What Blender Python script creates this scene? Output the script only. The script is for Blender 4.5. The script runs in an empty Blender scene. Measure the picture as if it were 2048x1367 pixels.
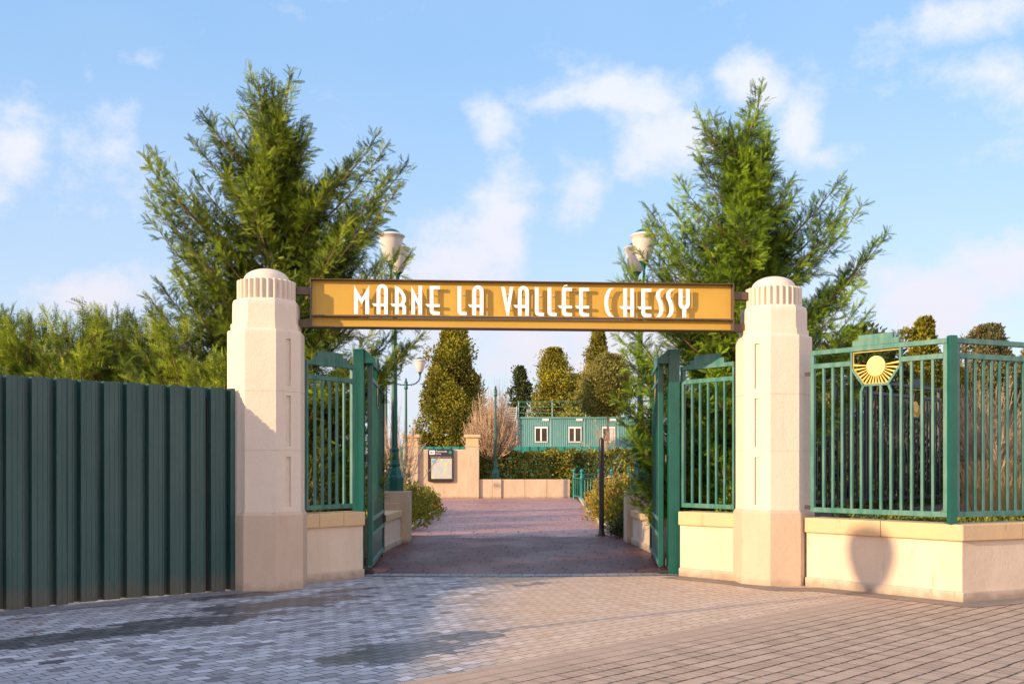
import bpy, math, random
import numpy as np
from mathutils import Vector, Matrix
random.seed(7)
rng = np.random.default_rng(7)
sc = bpy.context.scene
col = sc.collection
F, H, HZ, CX = 2100.0, 1.55, 930.0, 1024.0
R = math.radians

def P(px, py, Y): return Vector(((px-CX)/F*Y, Y, H+(HZ-py)/F*Y))
def G(px, py):
    Y = F*H/(py-HZ)
    return Vector(((px-CX)/F*Y, Y, 0))

# ------------------------------------------------------------------ nodes
class NT:
    def __init__(s, tree): s.t = tree
    def n(s, typ, **k):
        nd = s.t.nodes.new(typ)
        for a, b in k.items(): setattr(nd, a, b)
        return nd
    def put(s, sock, v):
        if isinstance(v, bpy.types.NodeSocket): s.t.links.new(v, sock)
        elif v is not None:
            if isinstance(v, (tuple, list)) and len(v) == 3 and len(sock.default_value) == 4: v = (*v, 1)
            sock.default_value = v
    def m(s, op, a, b=None, c=None, clamp=False):
        nd = s.n('ShaderNodeMath', operation=op, use_clamp=clamp)
        s.put(nd.inputs[0], a); s.put(nd.inputs[1], b)
        if c is not None: s.put(nd.inputs[2], c)
        return nd.outputs[0]
    def mix(s, f, a, b, mode='MIX'):
        nd = s.n('ShaderNodeMix', data_type='RGBA', blend_type=mode)
        s.put(nd.inputs[0], f); s.put(nd.inputs[6], a); s.put(nd.inputs[7], b)
        return nd.outputs[2]
    def noise(s, vec, scale, detail=3, rough=.5):
        nd = s.n('ShaderNodeTexNoise'); s.put(nd.inputs['Vector'], vec)
        nd.inputs['Scale'].default_value = scale; nd.inputs['Detail'].default_value = detail
        nd.inputs['Roughness'].default_value = rough
        return nd.outputs[0]
    def ss(s, x, a, b):
        nd = s.n('ShaderNodeMapRange', interpolation_type='SMOOTHSTEP')
        s.put(nd.inputs[0], x); nd.inputs[1].default_value = a; nd.inputs[2].default_value = b
        return nd.outputs[0]
    def scale(s, vec, v):
        nd = s.n('ShaderNodeVectorMath', operation='MULTIPLY'); s.put(nd.inputs[0], vec); nd.inputs[1].default_value = v
        return nd.outputs[0]

def new_mat(name):
    m = bpy.data.materials.new(name); m.use_nodes = True
    t = m.node_tree; t.nodes.clear(); n = NT(t)
    out = n.n('ShaderNodeOutputMaterial'); b = n.n('ShaderNodeBsdfPrincipled')
    t.links.new(b.outputs[0], out.inputs[0])
    return m, n, b, out

def pos(n): return n.n('ShaderNodeNewGeometry').outputs['Position']
def bump(n, b, h, dist, strength=1.0):
    nd = n.n('ShaderNodeBump'); n.put(nd.inputs['Height'], h)
    nd.inputs['Distance'].default_value = dist; nd.inputs['Strength'].default_value = strength
    n.t.links.new(nd.outputs[0], b.inputs['Normal'])

def simple(name, c1, c2=None, scale=3, rough=.6, metal=0, stretch=(1, 1, 1), bs=0, bd=.002, fine=0, spec=.5, lo=.35, hi=.65):
    m, n, b, _ = new_mat(name)
    p = n.scale(pos(n), stretch)
    c2 = c2 or tuple(x*.8 for x in c1)
    f = n.ss(n.noise(p, scale, 5, .6), lo, hi)
    c = n.mix(f, c1, c2)
    if fine:
        g = n.noise(pos(n), 60, 2)
        c = n.mix(fine, c, n.mix(n.ss(g, .3, .7), (0.02, .02, .02), (1, 1, 1)), 'OVERLAY')
    n.put(b.inputs['Base Color'], c)
    rr = n.m('ADD', n.m('MULTIPLY', n.noise(p, scale*3, 3), .2), rough-.1)
    n.put(b.inputs['Roughness'], rr)
    b.inputs['Metallic'].default_value = metal
    b.inputs['Specular IOR Level'].default_value = spec
    if bs: bump(n, b, n.noise(pos(n), bs, 4), bd)
    return m

def leafmat(name, c1, c2, c3=None, f3=.0, scale=1.6, trans=.3, rough=.55, spec=.3):
    m, n, b, out = new_mat(name)
    p = pos(n)
    f = n.ss(n.noise(p, scale, 2), .38, .66)
    f2 = n.ss(n.noise(p, 6, 3), .40, .62)
    c = n.mix(n.m('ADD', n.m('MULTIPLY', f, .55), n.m('MULTIPLY', f2, .45)), c1, c2)
    if c3: c = n.mix(n.m('MULTIPLY', n.ss(n.noise(n.scale(p, (1.3, 1.1, 1.7)), 3.1, 3), 1-f3-.15, 1-f3+.1), .85), c, c3)
    n.put(b.inputs['Base Color'], c); b.inputs['Roughness'].default_value = rough
    b.inputs['Specular IOR Level'].default_value = spec
    tr = n.n('ShaderNodeBsdfTranslucent'); n.put(tr.inputs[0], n.mix(.5, c, (.10, .14, .01)))
    mx = n.n('ShaderNodeMixShader'); mx.inputs[0].default_value = trans
    n.t.links.new(b.outputs[0], mx.inputs[1]); n.t.links.new(tr.outputs[0], mx.inputs[2])
    n.t.links.new(mx.outputs[0], out.inputs[0])
    return m

def stone(name, c1, c2, joint=None, wear=.5, stain=(.2, .14, .09)):
    m, n, b, _ = new_mat(name)
    p = pos(n)
    f = n.ss(n.noise(n.scale(p, (1, 1, .35)), 2.2, 5, .65), .3, .7)
    c = n.mix(f, c1, c2)
    st = n.m('MULTIPLY', n.ss(n.noise(n.scale(p, (3, 3, .6)), 2.5, 6, .7), .56, .78), wear)
    c = n.mix(st, c, stain)
    z = n.n('ShaderNodeSeparateXYZ'); n.t.links.new(p, z.inputs[0])
    # splash dirt: an uneven grimy fringe where the stone meets the paving
    low = n.m('MULTIPLY', n.m('SUBTRACT', 1, n.ss(n.m('ADD', z.outputs[2], n.m('MULTIPLY', n.noise(p, 7, 4), -.22)), -.12, .01)), .5*wear+.1)
    c = n.mix(low, c, (.12, .085, .055))
    sp = n.m('MULTIPLY', n.ss(n.noise(p, 90, 2), .55, .75), .13)
    c = n.mix(sp, c, stain)
    n.put(b.inputs['Base Color'], c); b.inputs['Roughness'].default_value = .85
    b.inputs['Specular IOR Level'].default_value = .25
    bump(n, b, n.m('ADD', n.noise(p, 45, 4), n.m('MULTIPLY', n.noise(p, 5, 3), 2)), .004)
    return m

M = {}
M['plaster'] = stone('plaster', (.65, .56, .455), (.615, .52, .415), wear=.2)
M['pillar_base'] = stone('pillar_base_stone', (.535, .42, .315), (.485, .37, .27), wear=.4)
M['wall'] = stone('wall_render', (.64, .52, .40), (.585, .465, .345), wear=.4)
M['cap'] = stone('cap_stone', (.60, .42, .22), (.54, .39, .24), wear=.6, stain=(.27, .18, .07))
M['plinth'] = stone('plinth_stone', (.52, .42, .33), (.46, .36, .27), wear=.7)
M['farwall'] = stone('far_wall_render', (.52, .42, .30), (.45, .345, .24), wear=.8)
M['kerb'] = stone('kerb_stone', (.42, .39, .33), (.3, .28, .22), wear=.7)
M['green'] = simple('green_gloss_paint', (.0, .085, .066), (.0, .07, .055), 4, .32, fine=.02)
M['green_worn'] = simple('green_weathered_paint', (.02, .135, .105), (.075, .19, .155), 5, .42, stretch=(2, 2, .5), bs=40, bd=.0006)
M['gold'] = simple('gold_leaf_paint', (.60, .38, .07), (.55, .34, .06), 6, .4, metal=.35)
M['gold_disc'] = simple('pale_gold_paint', (.68, .52, .20), (.64, .48, .17), 6, .45, metal=.2)
M['sign'] = simple('sign_ochre_paint', (.50, .315, .055), (.47, .29, .048), 1.2, .55, spec=.3)
M['sign_dark'] = simple('sign_bronze_paint', (.11, .062, .032), (.075, .045, .03), 5, .45)
M['white'] = simple('white_enamel', (.84, .83, .81), (.8, .79, .77), 5, .4)
M['globe'] = simple('opal_globe', (.62, .58, .54), (.58, .54, .5), 3, .3)
M['black'] = simple('black_metal', (.018, .014, .013), (.03, .02, .018), 8, .4)
M['bolt'] = simple('steel', (.3, .3, .3), None, 8, .4, .8)
M['cabin'] = simple('cabin_teal', (.11, .28, .275), (.13, .31, .30), .6, .5)
M['cabin_trim'] = simple('cabin_pale_trim', (.30, .48, .47), None, 2, .5)
M['glass'] = simple('dark_window_glass', (.03, .025, .02), (.05, .035, .03), 2, .12)
M['galv'] = simple('galvanised_white', (.62, .6, .58), (.5, .48, .45), 3, .5)
M['bark'] = simple('cypress_bark', (.20, .105, .055), (.13, .07, .04), 6, .85, stretch=(1, 1, .2), bs=30, bd=.01)
M['twig'] = simple('bare_pale_twig', (.52, .38, .24), (.38, .25, .15), 3, .8)
M['twig_yellow'] = simple('lichen_yellow_bark', (.42, .30, .06), (.40, .26, .12), 2, .8)
M['twig_grey'] = simple('grey_twig', (.2, .15, .13), (.14, .1, .09), 3, .8)
M['twig_red'] = simple('reddish_twig', (.33, .18, .12), (.25, .14, .09), 3, .8)
M['birch'] = simple('pale_birch_bark', (.50, .36, .28), (.40, .22, .14), 3, .8)
M['soil'] = simple('planting_soil', (.09, .06, .04), (.06, .045, .03), 5, .95, bs=20, bd=.02)
M['leyland'] = leafmat('cypress_foliage', (.010, .036, .005), (.30, .40, .018), (.28, .24, .03), .18, trans=.12)
M['leyland_bright'] = leafmat('hedge_cypress_foliage', (.022, .055, .006), (.34, .43, .02), (.34, .28, .03), .22, trans=.14)
M['leyland_right'] = leafmat('fresh_cypress_foliage', (.014, .048, .005), (.28, .44, .018), (.24, .24, .03), .2, trans=.12)
M['thuja'] = leafmat('thuja_foliage', (.035, .05, .008), (.36, .35, .022), (.30, .15, .03), .36, scale=.6, trans=.22)
M['thuja2'] = leafmat('thuja_yellow_foliage', (.06, .07, .01), (.46, .42, .03), (.36, .2, .04), .36, scale=.6, trans=.22)
M['oakish'] = leafmat('russet_green_foliage', (.13, .14, .03), (.30, .28, .06), (.36, .16, .05), .34, scale=.7, trans=.22)
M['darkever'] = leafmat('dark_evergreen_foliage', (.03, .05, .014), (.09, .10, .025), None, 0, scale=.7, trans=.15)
M['hedge'] = leafmat('laurel_hedge_leaves', (.06, .08, .012), (.36, .34, .05), (.24, .15, .04), .3, scale=.8, trans=.15, rough=.4)
M['shrub'] = leafmat('shrub_leaves', (.11, .14, .015), (.34, .33, .02), (.40, .14, .04), .36, scale=2, trans=.25)
M['shrub_orange'] = leafmat('orange_shrub_leaves', (.14, .15, .015), (.36, .33, .025), (.44, .19, .045), .42, scale=1.2, trans=.25)
M['cedar'] = leafmat('blue_cedar_foliage', (.10, .115, .05), (.18, .18, .08), (.24, .15, .07), .42, scale=.8, trans=.15)
M['drygrass'] = leafmat('dry_grass_blades', (.42, .24, .09), (.52, .32, .13), (.3, .14, .06), .3, scale=2, trans=.3)
M['cover'] = leafmat('ground_cover_leaves', (.10, .14, .015), (.24, .25, .03), None, 0, scale=3, trans=.2)

# ------------------------------------------------------------------ mesh building
class MB:
    def __init__(s): s.v = []; s.f = []
    def add(s, vs, fs):
        o = len(s.v); s.v += [tuple(v) for v in vs]; s.f += [tuple(i+o for i in f) for f in fs]; return s
    def box(s, c, d, rz=0, rx=0, ry=0):
        x, y, z = d[0]/2, d[1]/2, d[2]/2
        mt = Matrix.Rotation(rz, 3, 'Z') @ Matrix.Rotation(ry, 3, 'Y') @ Matrix.Rotation(rx, 3, 'X'); c = Vector(c)
        vs = [c+mt @ Vector(p) for p in ((-x,-y,-z),(x,-y,-z),(x,y,-z),(-x,y,-z),(-x,-y,z),(x,-y,z),(x,y,z),(-x,y,z))]
        return s.add(vs, [(0,3,2,1),(4,5,6,7),(0,1,5,4),(1,2,6,5),(2,3,7,6),(3,0,4,7)])
    def prism(s, poly, z0, z1, bottom=True, top=True, scale1=None):
        n = len(poly)
        p1 = poly if scale1 is None else scale1
        vs = [(p[0], p[1], z0) for p in poly]+[(p[0], p[1], z1) for p in p1]
        fs = [(i, (i+1) % n, n+(i+1) % n, n+i) for i in range(n)]
        if bottom: fs.append(tuple(range(n-1, -1, -1)))
        if top: fs.append(tuple(range(n, 2*n)))
        return s.add(vs, fs)
    def plate(s, poly, fr, o, d0, d1):
        """polygon (a,b) in the frame fr=(u,v,w) at origin o, extruded along w from d0 to d1"""
        u, v, w = fr; n = len(poly)
        vs = [o+u*a+v*b+w*d0 for a, b in poly]+[o+u*a+v*b+w*d1 for a, b in poly]
        fs = [tuple(range(n-1, -1, -1)), tuple(range(n, 2*n))]+[(i, (i+1) % n, n+(i+1) % n, n+i) for i in range(n)]
        return s.add(vs, fs)
    def tube(s, pts, rad, n=8, caps=True):
        pts = [Vector(p) for p in pts]
        if not isinstance(rad, (list, tuple)): rad = [rad]*len(pts)
        vs = []; fs = []; prev = None
        for i, p in enumerate(pts):
            t = (pts[min(i+1, len(pts)-1)]-pts[max(i-1, 0)])
            if t.length < 1e-9: t = Vector((0, 0, 1))
            t.normalize()
            a = prev if prev is not None else (Vector((0, 1, 0)) if abs(t.y) < .9 else Vector((1, 0, 0)))
            a = a-t*a.dot(t); a.normalize(); prev = a; b = t.cross(a)
            for k in range(n):
                an = 2*math.pi*(k+.5)/n
                vs.append(p+(a*math.cos(an)+b*math.sin(an))*rad[i])
        for i in range(len(pts)-1):
            for k in range(n):
                k2 = (k+1) % n
                fs.append((i*n+k, i*n+k2, (i+1)*n+k2, (i+1)*n+k))
        if caps: fs.append(tuple(range(n-1, -1, -1))); fs.append(tuple(range((len(pts)-1)*n, len(pts)*n)))
        return s.add(vs, fs)
    def lathe(s, prof, c=(0, 0, 0), n=24, off=0.0, caps=True):
        vs = []; fs = []
        for r, z in prof:
            for k in range(n):
                a = 2*math.pi*k/n+off
                vs.append((c[0]+r*math.cos(a), c[1]+r*math.sin(a), c[2]+z))
        m = len(prof)
        for i in range(m-1):
            for k in range(n):
                k2 = (k+1) % n
                fs.append((i*n+k, i*n+k2, (i+1)*n+k2, (i+1)*n+k))
        if caps: fs.append(tuple(range(n-1, -1, -1))); fs.append(tuple(range((m-1)*n, m*n)))
        return s.add(vs, fs)
    def build(s, name, mat, parent=None, bevel=0, smooth=None):
        off = Vector(parent.get('_o', (0, 0, 0))) if parent else Vector()
        me = bpy.data.meshes.new(name)
        me.from_pydata([Vector(v)-off for v in s.v], [], s.f)
        me.materials.append(mat); me.validate()
        if smooth is not None:
            me.polygons.foreach_set('use_smooth', [True]*len(me.polygons)); me.set_sharp_from_angle(angle=R(smooth))
        o = bpy.data.objects.new(name, me); col.objects.link(o)
        if parent:
            o.parent = parent; o['_o'] = tuple(off)
        if bevel:
            b = o.modifiers.new('bevel', 'BEVEL'); b.width = bevel; b.segments = 2; b.limit_method = 'ANGLE'; b.angle_limit = R(35)
        return o

def thing(name, label, cat, loc=(0, 0, 0), group=None, rz=0):
    o = bpy.data.objects.new(name, None); col.objects.link(o)
    o.location = loc; o.rotation_euler = (0, 0, rz); o.empty_display_size = .2
    o['label'] = label; o['category'] = cat; o['_o'] = tuple(loc) if rz == 0 else (0, 0, 0)
    if group: o['group'] = group
    return o
def tag(o, label, cat, group=None, kind=None):
    if label: o['label'] = label
    if cat: o['category'] = cat
    if group: o['group'] = group
    if kind: o['kind'] = kind
    return o
def struct(o): o['kind'] = 'structure'; return o
def dup(root, loc, rz=0, label=None, group=None):
    def cp(o, par):
        c = o.copy(); col.objects.link(c)
        if par: c.parent = par
        for ch in list(o.children): cp(ch, c)
        return c
    r = cp(root, None); r.location = loc; r.rotation_euler = (0, 0, rz)
    if label: r['label'] = label
    if group: r['group'] = group
    return r

def arrmesh(name, V, T, mat, parent=None):
    """V (n,3) float, T (m,3) int triangles -> one object, fast"""
    off = np.array(parent.get('_o', (0, 0, 0))) if parent else np.zeros(3)
    V = V-off
    me = bpy.data.meshes.new(name)
    me.vertices.add(len(V)); me.vertices.foreach_set('co', V.astype(np.float32).ravel())
    me.loops.add(len(T)*3); me.loops.foreach_set('vertex_index', T.astype(np.int32).ravel())
    me.polygons.add(len(T)); me.polygons.foreach_set('loop_start', np.arange(0, len(T)*3, 3, dtype=np.int32))
    me.update(calc_edges=True); me.materials.append(mat)
    o = bpy.data.objects.new(name, me); col.objects.link(o)
    if parent: o.parent = parent
    return o

# ------------------------------------------------------------------ camera, light, sky
AZ, EL = 57.0, 14.0
cam = bpy.data.cameras.new('camera'); co = bpy.data.objects.new('camera', cam); col.objects.link(co)
co.location = (0, 0, H); co.rotation_euler = (R(90), 0, 0)
cam.sensor_width = 36; cam.lens = 36*F/2048; cam.shift_y = (HZ-683.5)/2048; cam.clip_end = 5000
sc.camera = co
sl = bpy.data.lights.new('sun', 'SUN'); so = bpy.data.objects.new('sun', sl); col.objects.link(so)
sl.energy = 2.95; sl.angle = R(.55); sl.color = (1, .72, .44)
dirv = Vector((math.sin(R(AZ))*math.cos(R(EL)), math.cos(R(AZ))*math.cos(R(EL)), -math.sin(R(EL))))
so.rotation_euler = dirv.to_track_quat('-Z', 'Y').to_euler()
so.location = (-20, -15, 12)

w = bpy.data.worlds.new('World'); sc.world = w; w.use_nodes = True
w.node_tree.nodes.clear(); n = NT(w.node_tree)
out = n.n('ShaderNodeOutputWorld'); bg = n.n('ShaderNodeBackground')
w.node_tree.links.new(bg.outputs[0], out.inputs[0])
sky = n.n('ShaderNodeTexSky', sky_type='NISHITA', sun_disc=False)
sky.sun_elevation = R(EL); sky.sun_rotation = R(180+AZ); sky.altitude = 100; sky.air_density = 1.0; sky.dust_density = .6; sky.ozone_density = 1.6
tc = n.n('ShaderNodeTexCoord').outputs['Generated']
nrm = n.n('ShaderNodeVectorMath', operation='NORMALIZE'); n.put(nrm.inputs[0], tc); D = nrm.outputs[0]
sep = n.n('ShaderNodeSeparateXYZ'); n.put(sep.inputs[0], D)
# cloud field: soft puffs at real sky directions, torn by noise
# (px, py, width, height, weight)
CL = [(1200,200,150,45,.9),(1290,280,100,75,1.0),(1170,360,85,75,.85),(975,230,50,50,.6),(990,430,55,120,.7),(860,460,120,60,.45),
      (1590,240,75,90,.85),(1650,320,110,60,.6),(1480,130,75,50,.8),(1940,50,90,55,.7),(1990,170,110,70,.5),(20,265,70,80,.9),(230,225,60,60,.6),
      (240,310,130,90,.6),(390,290,80,70,.5),(670,145,70,45,.5),(300,115,50,30,.45),(200,600,180,45,.9),(330,590,110,40,.6),(1830,610,190,65,1.0),(2000,560,140,90,.7),
      (850,530,140,50,.6),(1050,720,420,110,1.0),(700,610,300,60,.7),(1500,640,300,70,.8),(1420,40,60,20,.2)]
nz = n.noise(n.scale(D, (1, 1, 1.4)), 7.5, 9, .66)
nz2 = n.noise(n.scale(D, (1, 1, 1.3)), 2.6, 3, .5)
warp = n.n('ShaderNodeVectorMath', operation='MULTIPLY_ADD')
nzc = n.n('ShaderNodeTexNoise'); n.put(nzc.inputs['Vector'], D); nzc.inputs['Scale'].default_value = 6; nzc.inputs['Detail'].default_value = 4
n.put(warp.inputs[0], nzc.outputs['Color']); warp.inputs[1].default_value = (.12, .12, .12); n.put(warp.inputs[2], D)
wsub = n.n('ShaderNodeVectorMath', operation='SUBTRACT'); n.put(wsub.inputs[0], warp.outputs[0]); wsub.inputs[1].default_value = (.06, .06, .06)
ws = n.n('ShaderNodeSeparateXYZ'); n.put(ws.inputs[0], wsub.outputs[0])
az = n.m('ARCTAN2', ws.outputs[0], ws.outputs[1]); el = n.m('ARCSINE', ws.outputs[2])
acc = None
for px, py, cw, ch, wt in CL:
    d = Vector(((px-CX)/F, 1, (HZ-py)/F)).normalized()
    a0 = math.atan2(d.x, d.y); e0 = math.asin(d.z)
    a = n.m('DIVIDE', n.m('SUBTRACT', az, a0), cw/F*1.05); e = n.m('DIVIDE', n.m('SUBTRACT', el, e0), ch/F*1.05)
    g = n.m('EXPONENT', n.m('MULTIPLY', n.m('ADD', n.m('MULTIPLY', a, a), n.m('MULTIPLY', e, e)), -1))
    g = n.m('MULTIPLY', g, wt)
    acc = g if acc is None else n.m('MAXIMUM', acc, g)
backm = n.ss(sep.outputs[1], .45, -.15)
back = n.m('MULTIPLY', backm, n.ss(nz2, .30, .52))       # unseen broken cloud added behind the viewer as fill light
cf = n.m('ADD', n.m('MAXIMUM', acc, back), n.m('MULTIPLY', n.m('SUBTRACT', nz, .5), 2.7))
cmask = n.m('MULTIPLY', n.ss(cf, .12, .92), .88)
veil = n.m('MULTIPLY', n.ss(nz2, .35, .75), .10)
cmask = n.m('MAXIMUM', cmask, veil)
hs = n.n('ShaderNodeHueSaturation'); n.put(hs.inputs['Color'], sky.outputs[0]); hs.inputs['Saturation'].default_value = 1.05; hs.inputs['Value'].default_value = 1.0
SKYGAIN = n.mix(n.ss(sep.outputs[2], 0, .30), (.78, .68, .70), (1.05, .95, .93))
skyc = n.mix(1.0, hs.outputs[0], SKYGAIN, 'MULTIPLY')
ccol = n.mix(n.ss(sep.outputs[2], .02, .35), (2.45, 2.3, 2.5), (2.6, 2.65, 2.95))
bcol = n.mix(n.ss(sep.outputs[2], .05, .60), (7.4, 5.4, 4.1), (2.9, 3.1, 4.4))   # added clouds behind the viewer: warm bright fill near the horizon
ccol = n.mix(backm, ccol, bcol)
grad = n.mix(n.ss(sep.outputs[2], -.02, .42), (1.75, 2.1, 2.6), (.86, 1.58, 2.62))
skyc = n.mix(.75, skyc, grad)
n.put(bg.inputs[0], n.mix(cmask, skyc, ccol)); bg.inputs[1].default_value = .15
sc.view_settings.view_transform = 'Standard'; sc.view_settings.look = 'None'; sc.view_settings.exposure = 1.27; sc.view_settings.gamma = 1

# ------------------------------------------------------------------ ground and paving
def sheet(name, poly, z, mat):
    m = MB(); m.add([(x, y, z) for x, y in poly], [tuple(range(len(poly)))])
    return struct(m.build(name, mat))
M['earth'] = simple('far_ground', (.10, .10, .045), (.13, .10, .06), .4, .95, bs=5, bd=.02)
sheet('ground', [(-900, -300), (900, -300), (900, 1500), (-900, 1500)], -.02, M['earth'])

def mat_paving():
    m, n, b, _ = new_mat('plaza_pavers')
    p = pos(n); s = n.n('ShaderNodeSeparateXYZ'); n.put(s.inputs[0], p)
    wob = n.m('MULTIPLY', n.m('SUBTRACT', n.noise(p, 3, 2), .5), .035)
    A = n.m('ADD', n.m('MULTIPLY', n.m('ADD', s.outputs[0], s.outputs[1]), .70711), wob)
    C = n.m('ADD', n.m('MULTIPLY', n.m('SUBTRACT', s.outputs[1], s.outputs[0]), .70711), wob)
    zone = n.m('LESS_THAN', C, 5.85)                       # 1 = coarse courses at the lower right
    def cells(rowh, wid, stag, zig):
        Cz = C
        if zig:   # interlocking pavers with a bone-shaped edge
            ph = n.m('MULTIPLY', A, 2*math.pi/wid)
            Cz = n.m('ADD', C, n.m('MULTIPLY', n.m('SINE', ph), zig))
        v = n.m('DIVIDE', Cz, rowh); row = n.m('FLOOR', v); fv = n.m('FRACT', v)
        rn = n.n('ShaderNodeTexWhiteNoise', noise_dimensions='1D'); n.put(rn.inputs['W'], row)
        u = n.m('ADD', n.m('DIVIDE', A, wid), n.m('ADD', n.m('MULTIPLY', row, .5), n.m('MULTIPLY', rn.outputs[0], stag)))
        cu = n.m('FLOOR', u); fu = n.m('FRACT', u)
        cb = n.n('ShaderNodeCombineXYZ'); n.put(cb.inputs[0], cu); n.put(cb.inputs[1], row)
        wn = n.n('ShaderNodeTexWhiteNoise', noise_dimensions='3D'); n.put(wn.inputs['Vector'], cb.outputs[0])
        dv = n.m('MULTIPLY', n.m('MINIMUM', fv, n.m('SUBTRACT', 1, fv)), rowh)
        du = n.m('MULTIPLY', n.m('MINIMUM', fu, n.m('SUBTRACT', 1, fu)), wid)
        return dv, du, wn.outputs[0]
    dvL, duL, hL = cells(.118, .165, .06, .010)
    dvR, duR, hR = cells(.16, .092, .3, 0)
    jn = n.noise(p, 22, 3)
    jv = n.m('SUBTRACT', 1, n.ss(dvL, .002, .010)); ju = n.m('SUBTRACT', 1, n.ss(duL, .002, .009))
    jL = n.m('MAXIMUM', jv, ju)
    jw = n.m('ADD', .5, n.m('MULTIPLY', n.ss(jn, .35, .6), .5))
    jRv = n.m('MULTIPLY', n.m('SUBTRACT', 1, n.ss(dvR, .005, .017)), jw)
    jRu = n.m('SUBTRACT', 1, n.ss(duR, .001, .009))
    worn = n.ss(n.m('ADD', C, n.m('MULTIPLY', n.noise(p, 1.3, 3), .6)), 6.1, 5.3)
    jRv = n.m('MULTIPLY', jRv, n.m('ADD', .25, n.m('MULTIPLY', worn, .75))); jRu = n.m('MULTIPLY', jRu, worn)
    big = n.ss(n.noise(p, .9, 4, .6), .3, .7)
    cellL = n.mix(hL, (.27, .265, .265), (.42, .41, .41)); cellL = n.mix(n.m('POWER', hL, 7), cellL, (.56, .56, .57)); cellL = n.mix(n.m('POWER', n.m('SUBTRACT', 1, hL), 9), cellL, (.12, .115, .115))
    cellR = n.mix(hR, (.29, .20, .135), (.47, .335, .235))
    cL = n.mix(n.m('MULTIPLY', big, .35), cellL, (.27, .245, .235))
    cR = n.mix(n.m('MULTIPLY', big, .4), cellR, (.30, .21, .145))
    sand_sun = n.ss(n.m('ADD', s.outputs[0], n.m('MULTIPLY', n.noise(p, 1.1, 2), 1.2)), -.3, .9)   # sand tone with sunlight painted in, rising to the right
    jcol = n.mix(sand_sun, (.085, .075, .07), (.23, .18, .14))
    cL = n.mix(n.m('MULTIPLY', sand_sun, .72), cL, (.62, .42, .25))
    cL = n.mix(n.m('MULTIPLY', jL, .9), cL, jcol)
    cR = n.mix(worn, n.mix(.7, cR, (.44, .315, .22)), cR)
    cR = n.mix(n.m('MULTIPLY', jRu, .9), cR, (.55, .42, .27))
    cR = n.mix(jRv, cR, (.022, .013, .008))
    c = n.mix(zone, cL, cR)
    # wet and dirty patches
    wet = None
    for px, py, ls, lc, wt in ((230,1262,2.2,.34,1),(560,1207,1.2,.42,1),(800,1300,.85,.42,1.0),(340,1238,1.2,.16,.8),(470,1190,.8,.25,1),(1060,1168,.5,.25,.6),(930,1272,.6,.3,.85),(690,1180,.5,.18,.9),(110,1322,.12,.08,.9)):
        g = G(px, py); a0 = (g.x+g.y)*.70711; c0 = (g.y-g.x)*.70711
        a = n.m('DIVIDE', n.m('SUBTRACT', A, a0), ls); e = n.m('DIVIDE', n.m('SUBTRACT', C, c0), lc)
        q = n.m('MULTIPLY', n.m('EXPONENT', n.m('MULTIPLY', n.m('ADD', n.m('MULTIPLY', a, a), n.m('MULTIPLY', e, e)), -1)), wt)
        wet = q if wet is None else n.m('MAXIMUM', wet, q)
    wf = n.m('ADD', wet, n.m('MULTIPLY', n.m('SUBTRACT', n.noise(n.scale(p, (1, 1.4, 1)), 2.6, 5, .6), .5), 1.5))
    wf = n.m('ADD', wf, n.m('MULTIPLY', n.m('SUBTRACT', hL, .5), .30))
    wetm = n.ss(wf, .43, .52)
    halo = n.m('MULTIPLY', n.ss(wf, .20, .45), jL)
    c = n.mix(n.m('MULTIPLY', wetm, .78), c, (.045, .042, .042))
    c = n.mix(n.m('MULTIPLY', halo, .9), c, (.025, .02, .018))
    c = n.mix(.20, c, n.mix(n.ss(n.noise(p, 130, 3), .3, .7), (.05, .05, .05), (1, 1, 1)), 'OVERLAY')
    n.put(b.inputs['Base Color'], c)
    n.put(b.inputs['Roughness'], n.m('SUBTRACT', .78, n.m('MULTIPLY', wetm, .42)))
    b.inputs['Specular IOR Level'].default_value = .4
    jj = n.mix(zone, jL, n.m('MAXIMUM', jRv, n.m('MULTIPLY', jRu, .3)))
    hh = n.m('ADD', n.m('SUBTRACT', 1, jj), n.m('MULTIPLY', n.m('SUBTRACT', n.mix(zone, hL, hR), .5), .35))
    hh = n.m('ADD', hh, n.m('MULTIPLY', n.noise(p, 160, 2), .15))
    bump(n, b, hh, .006, .8)
    return m
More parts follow.
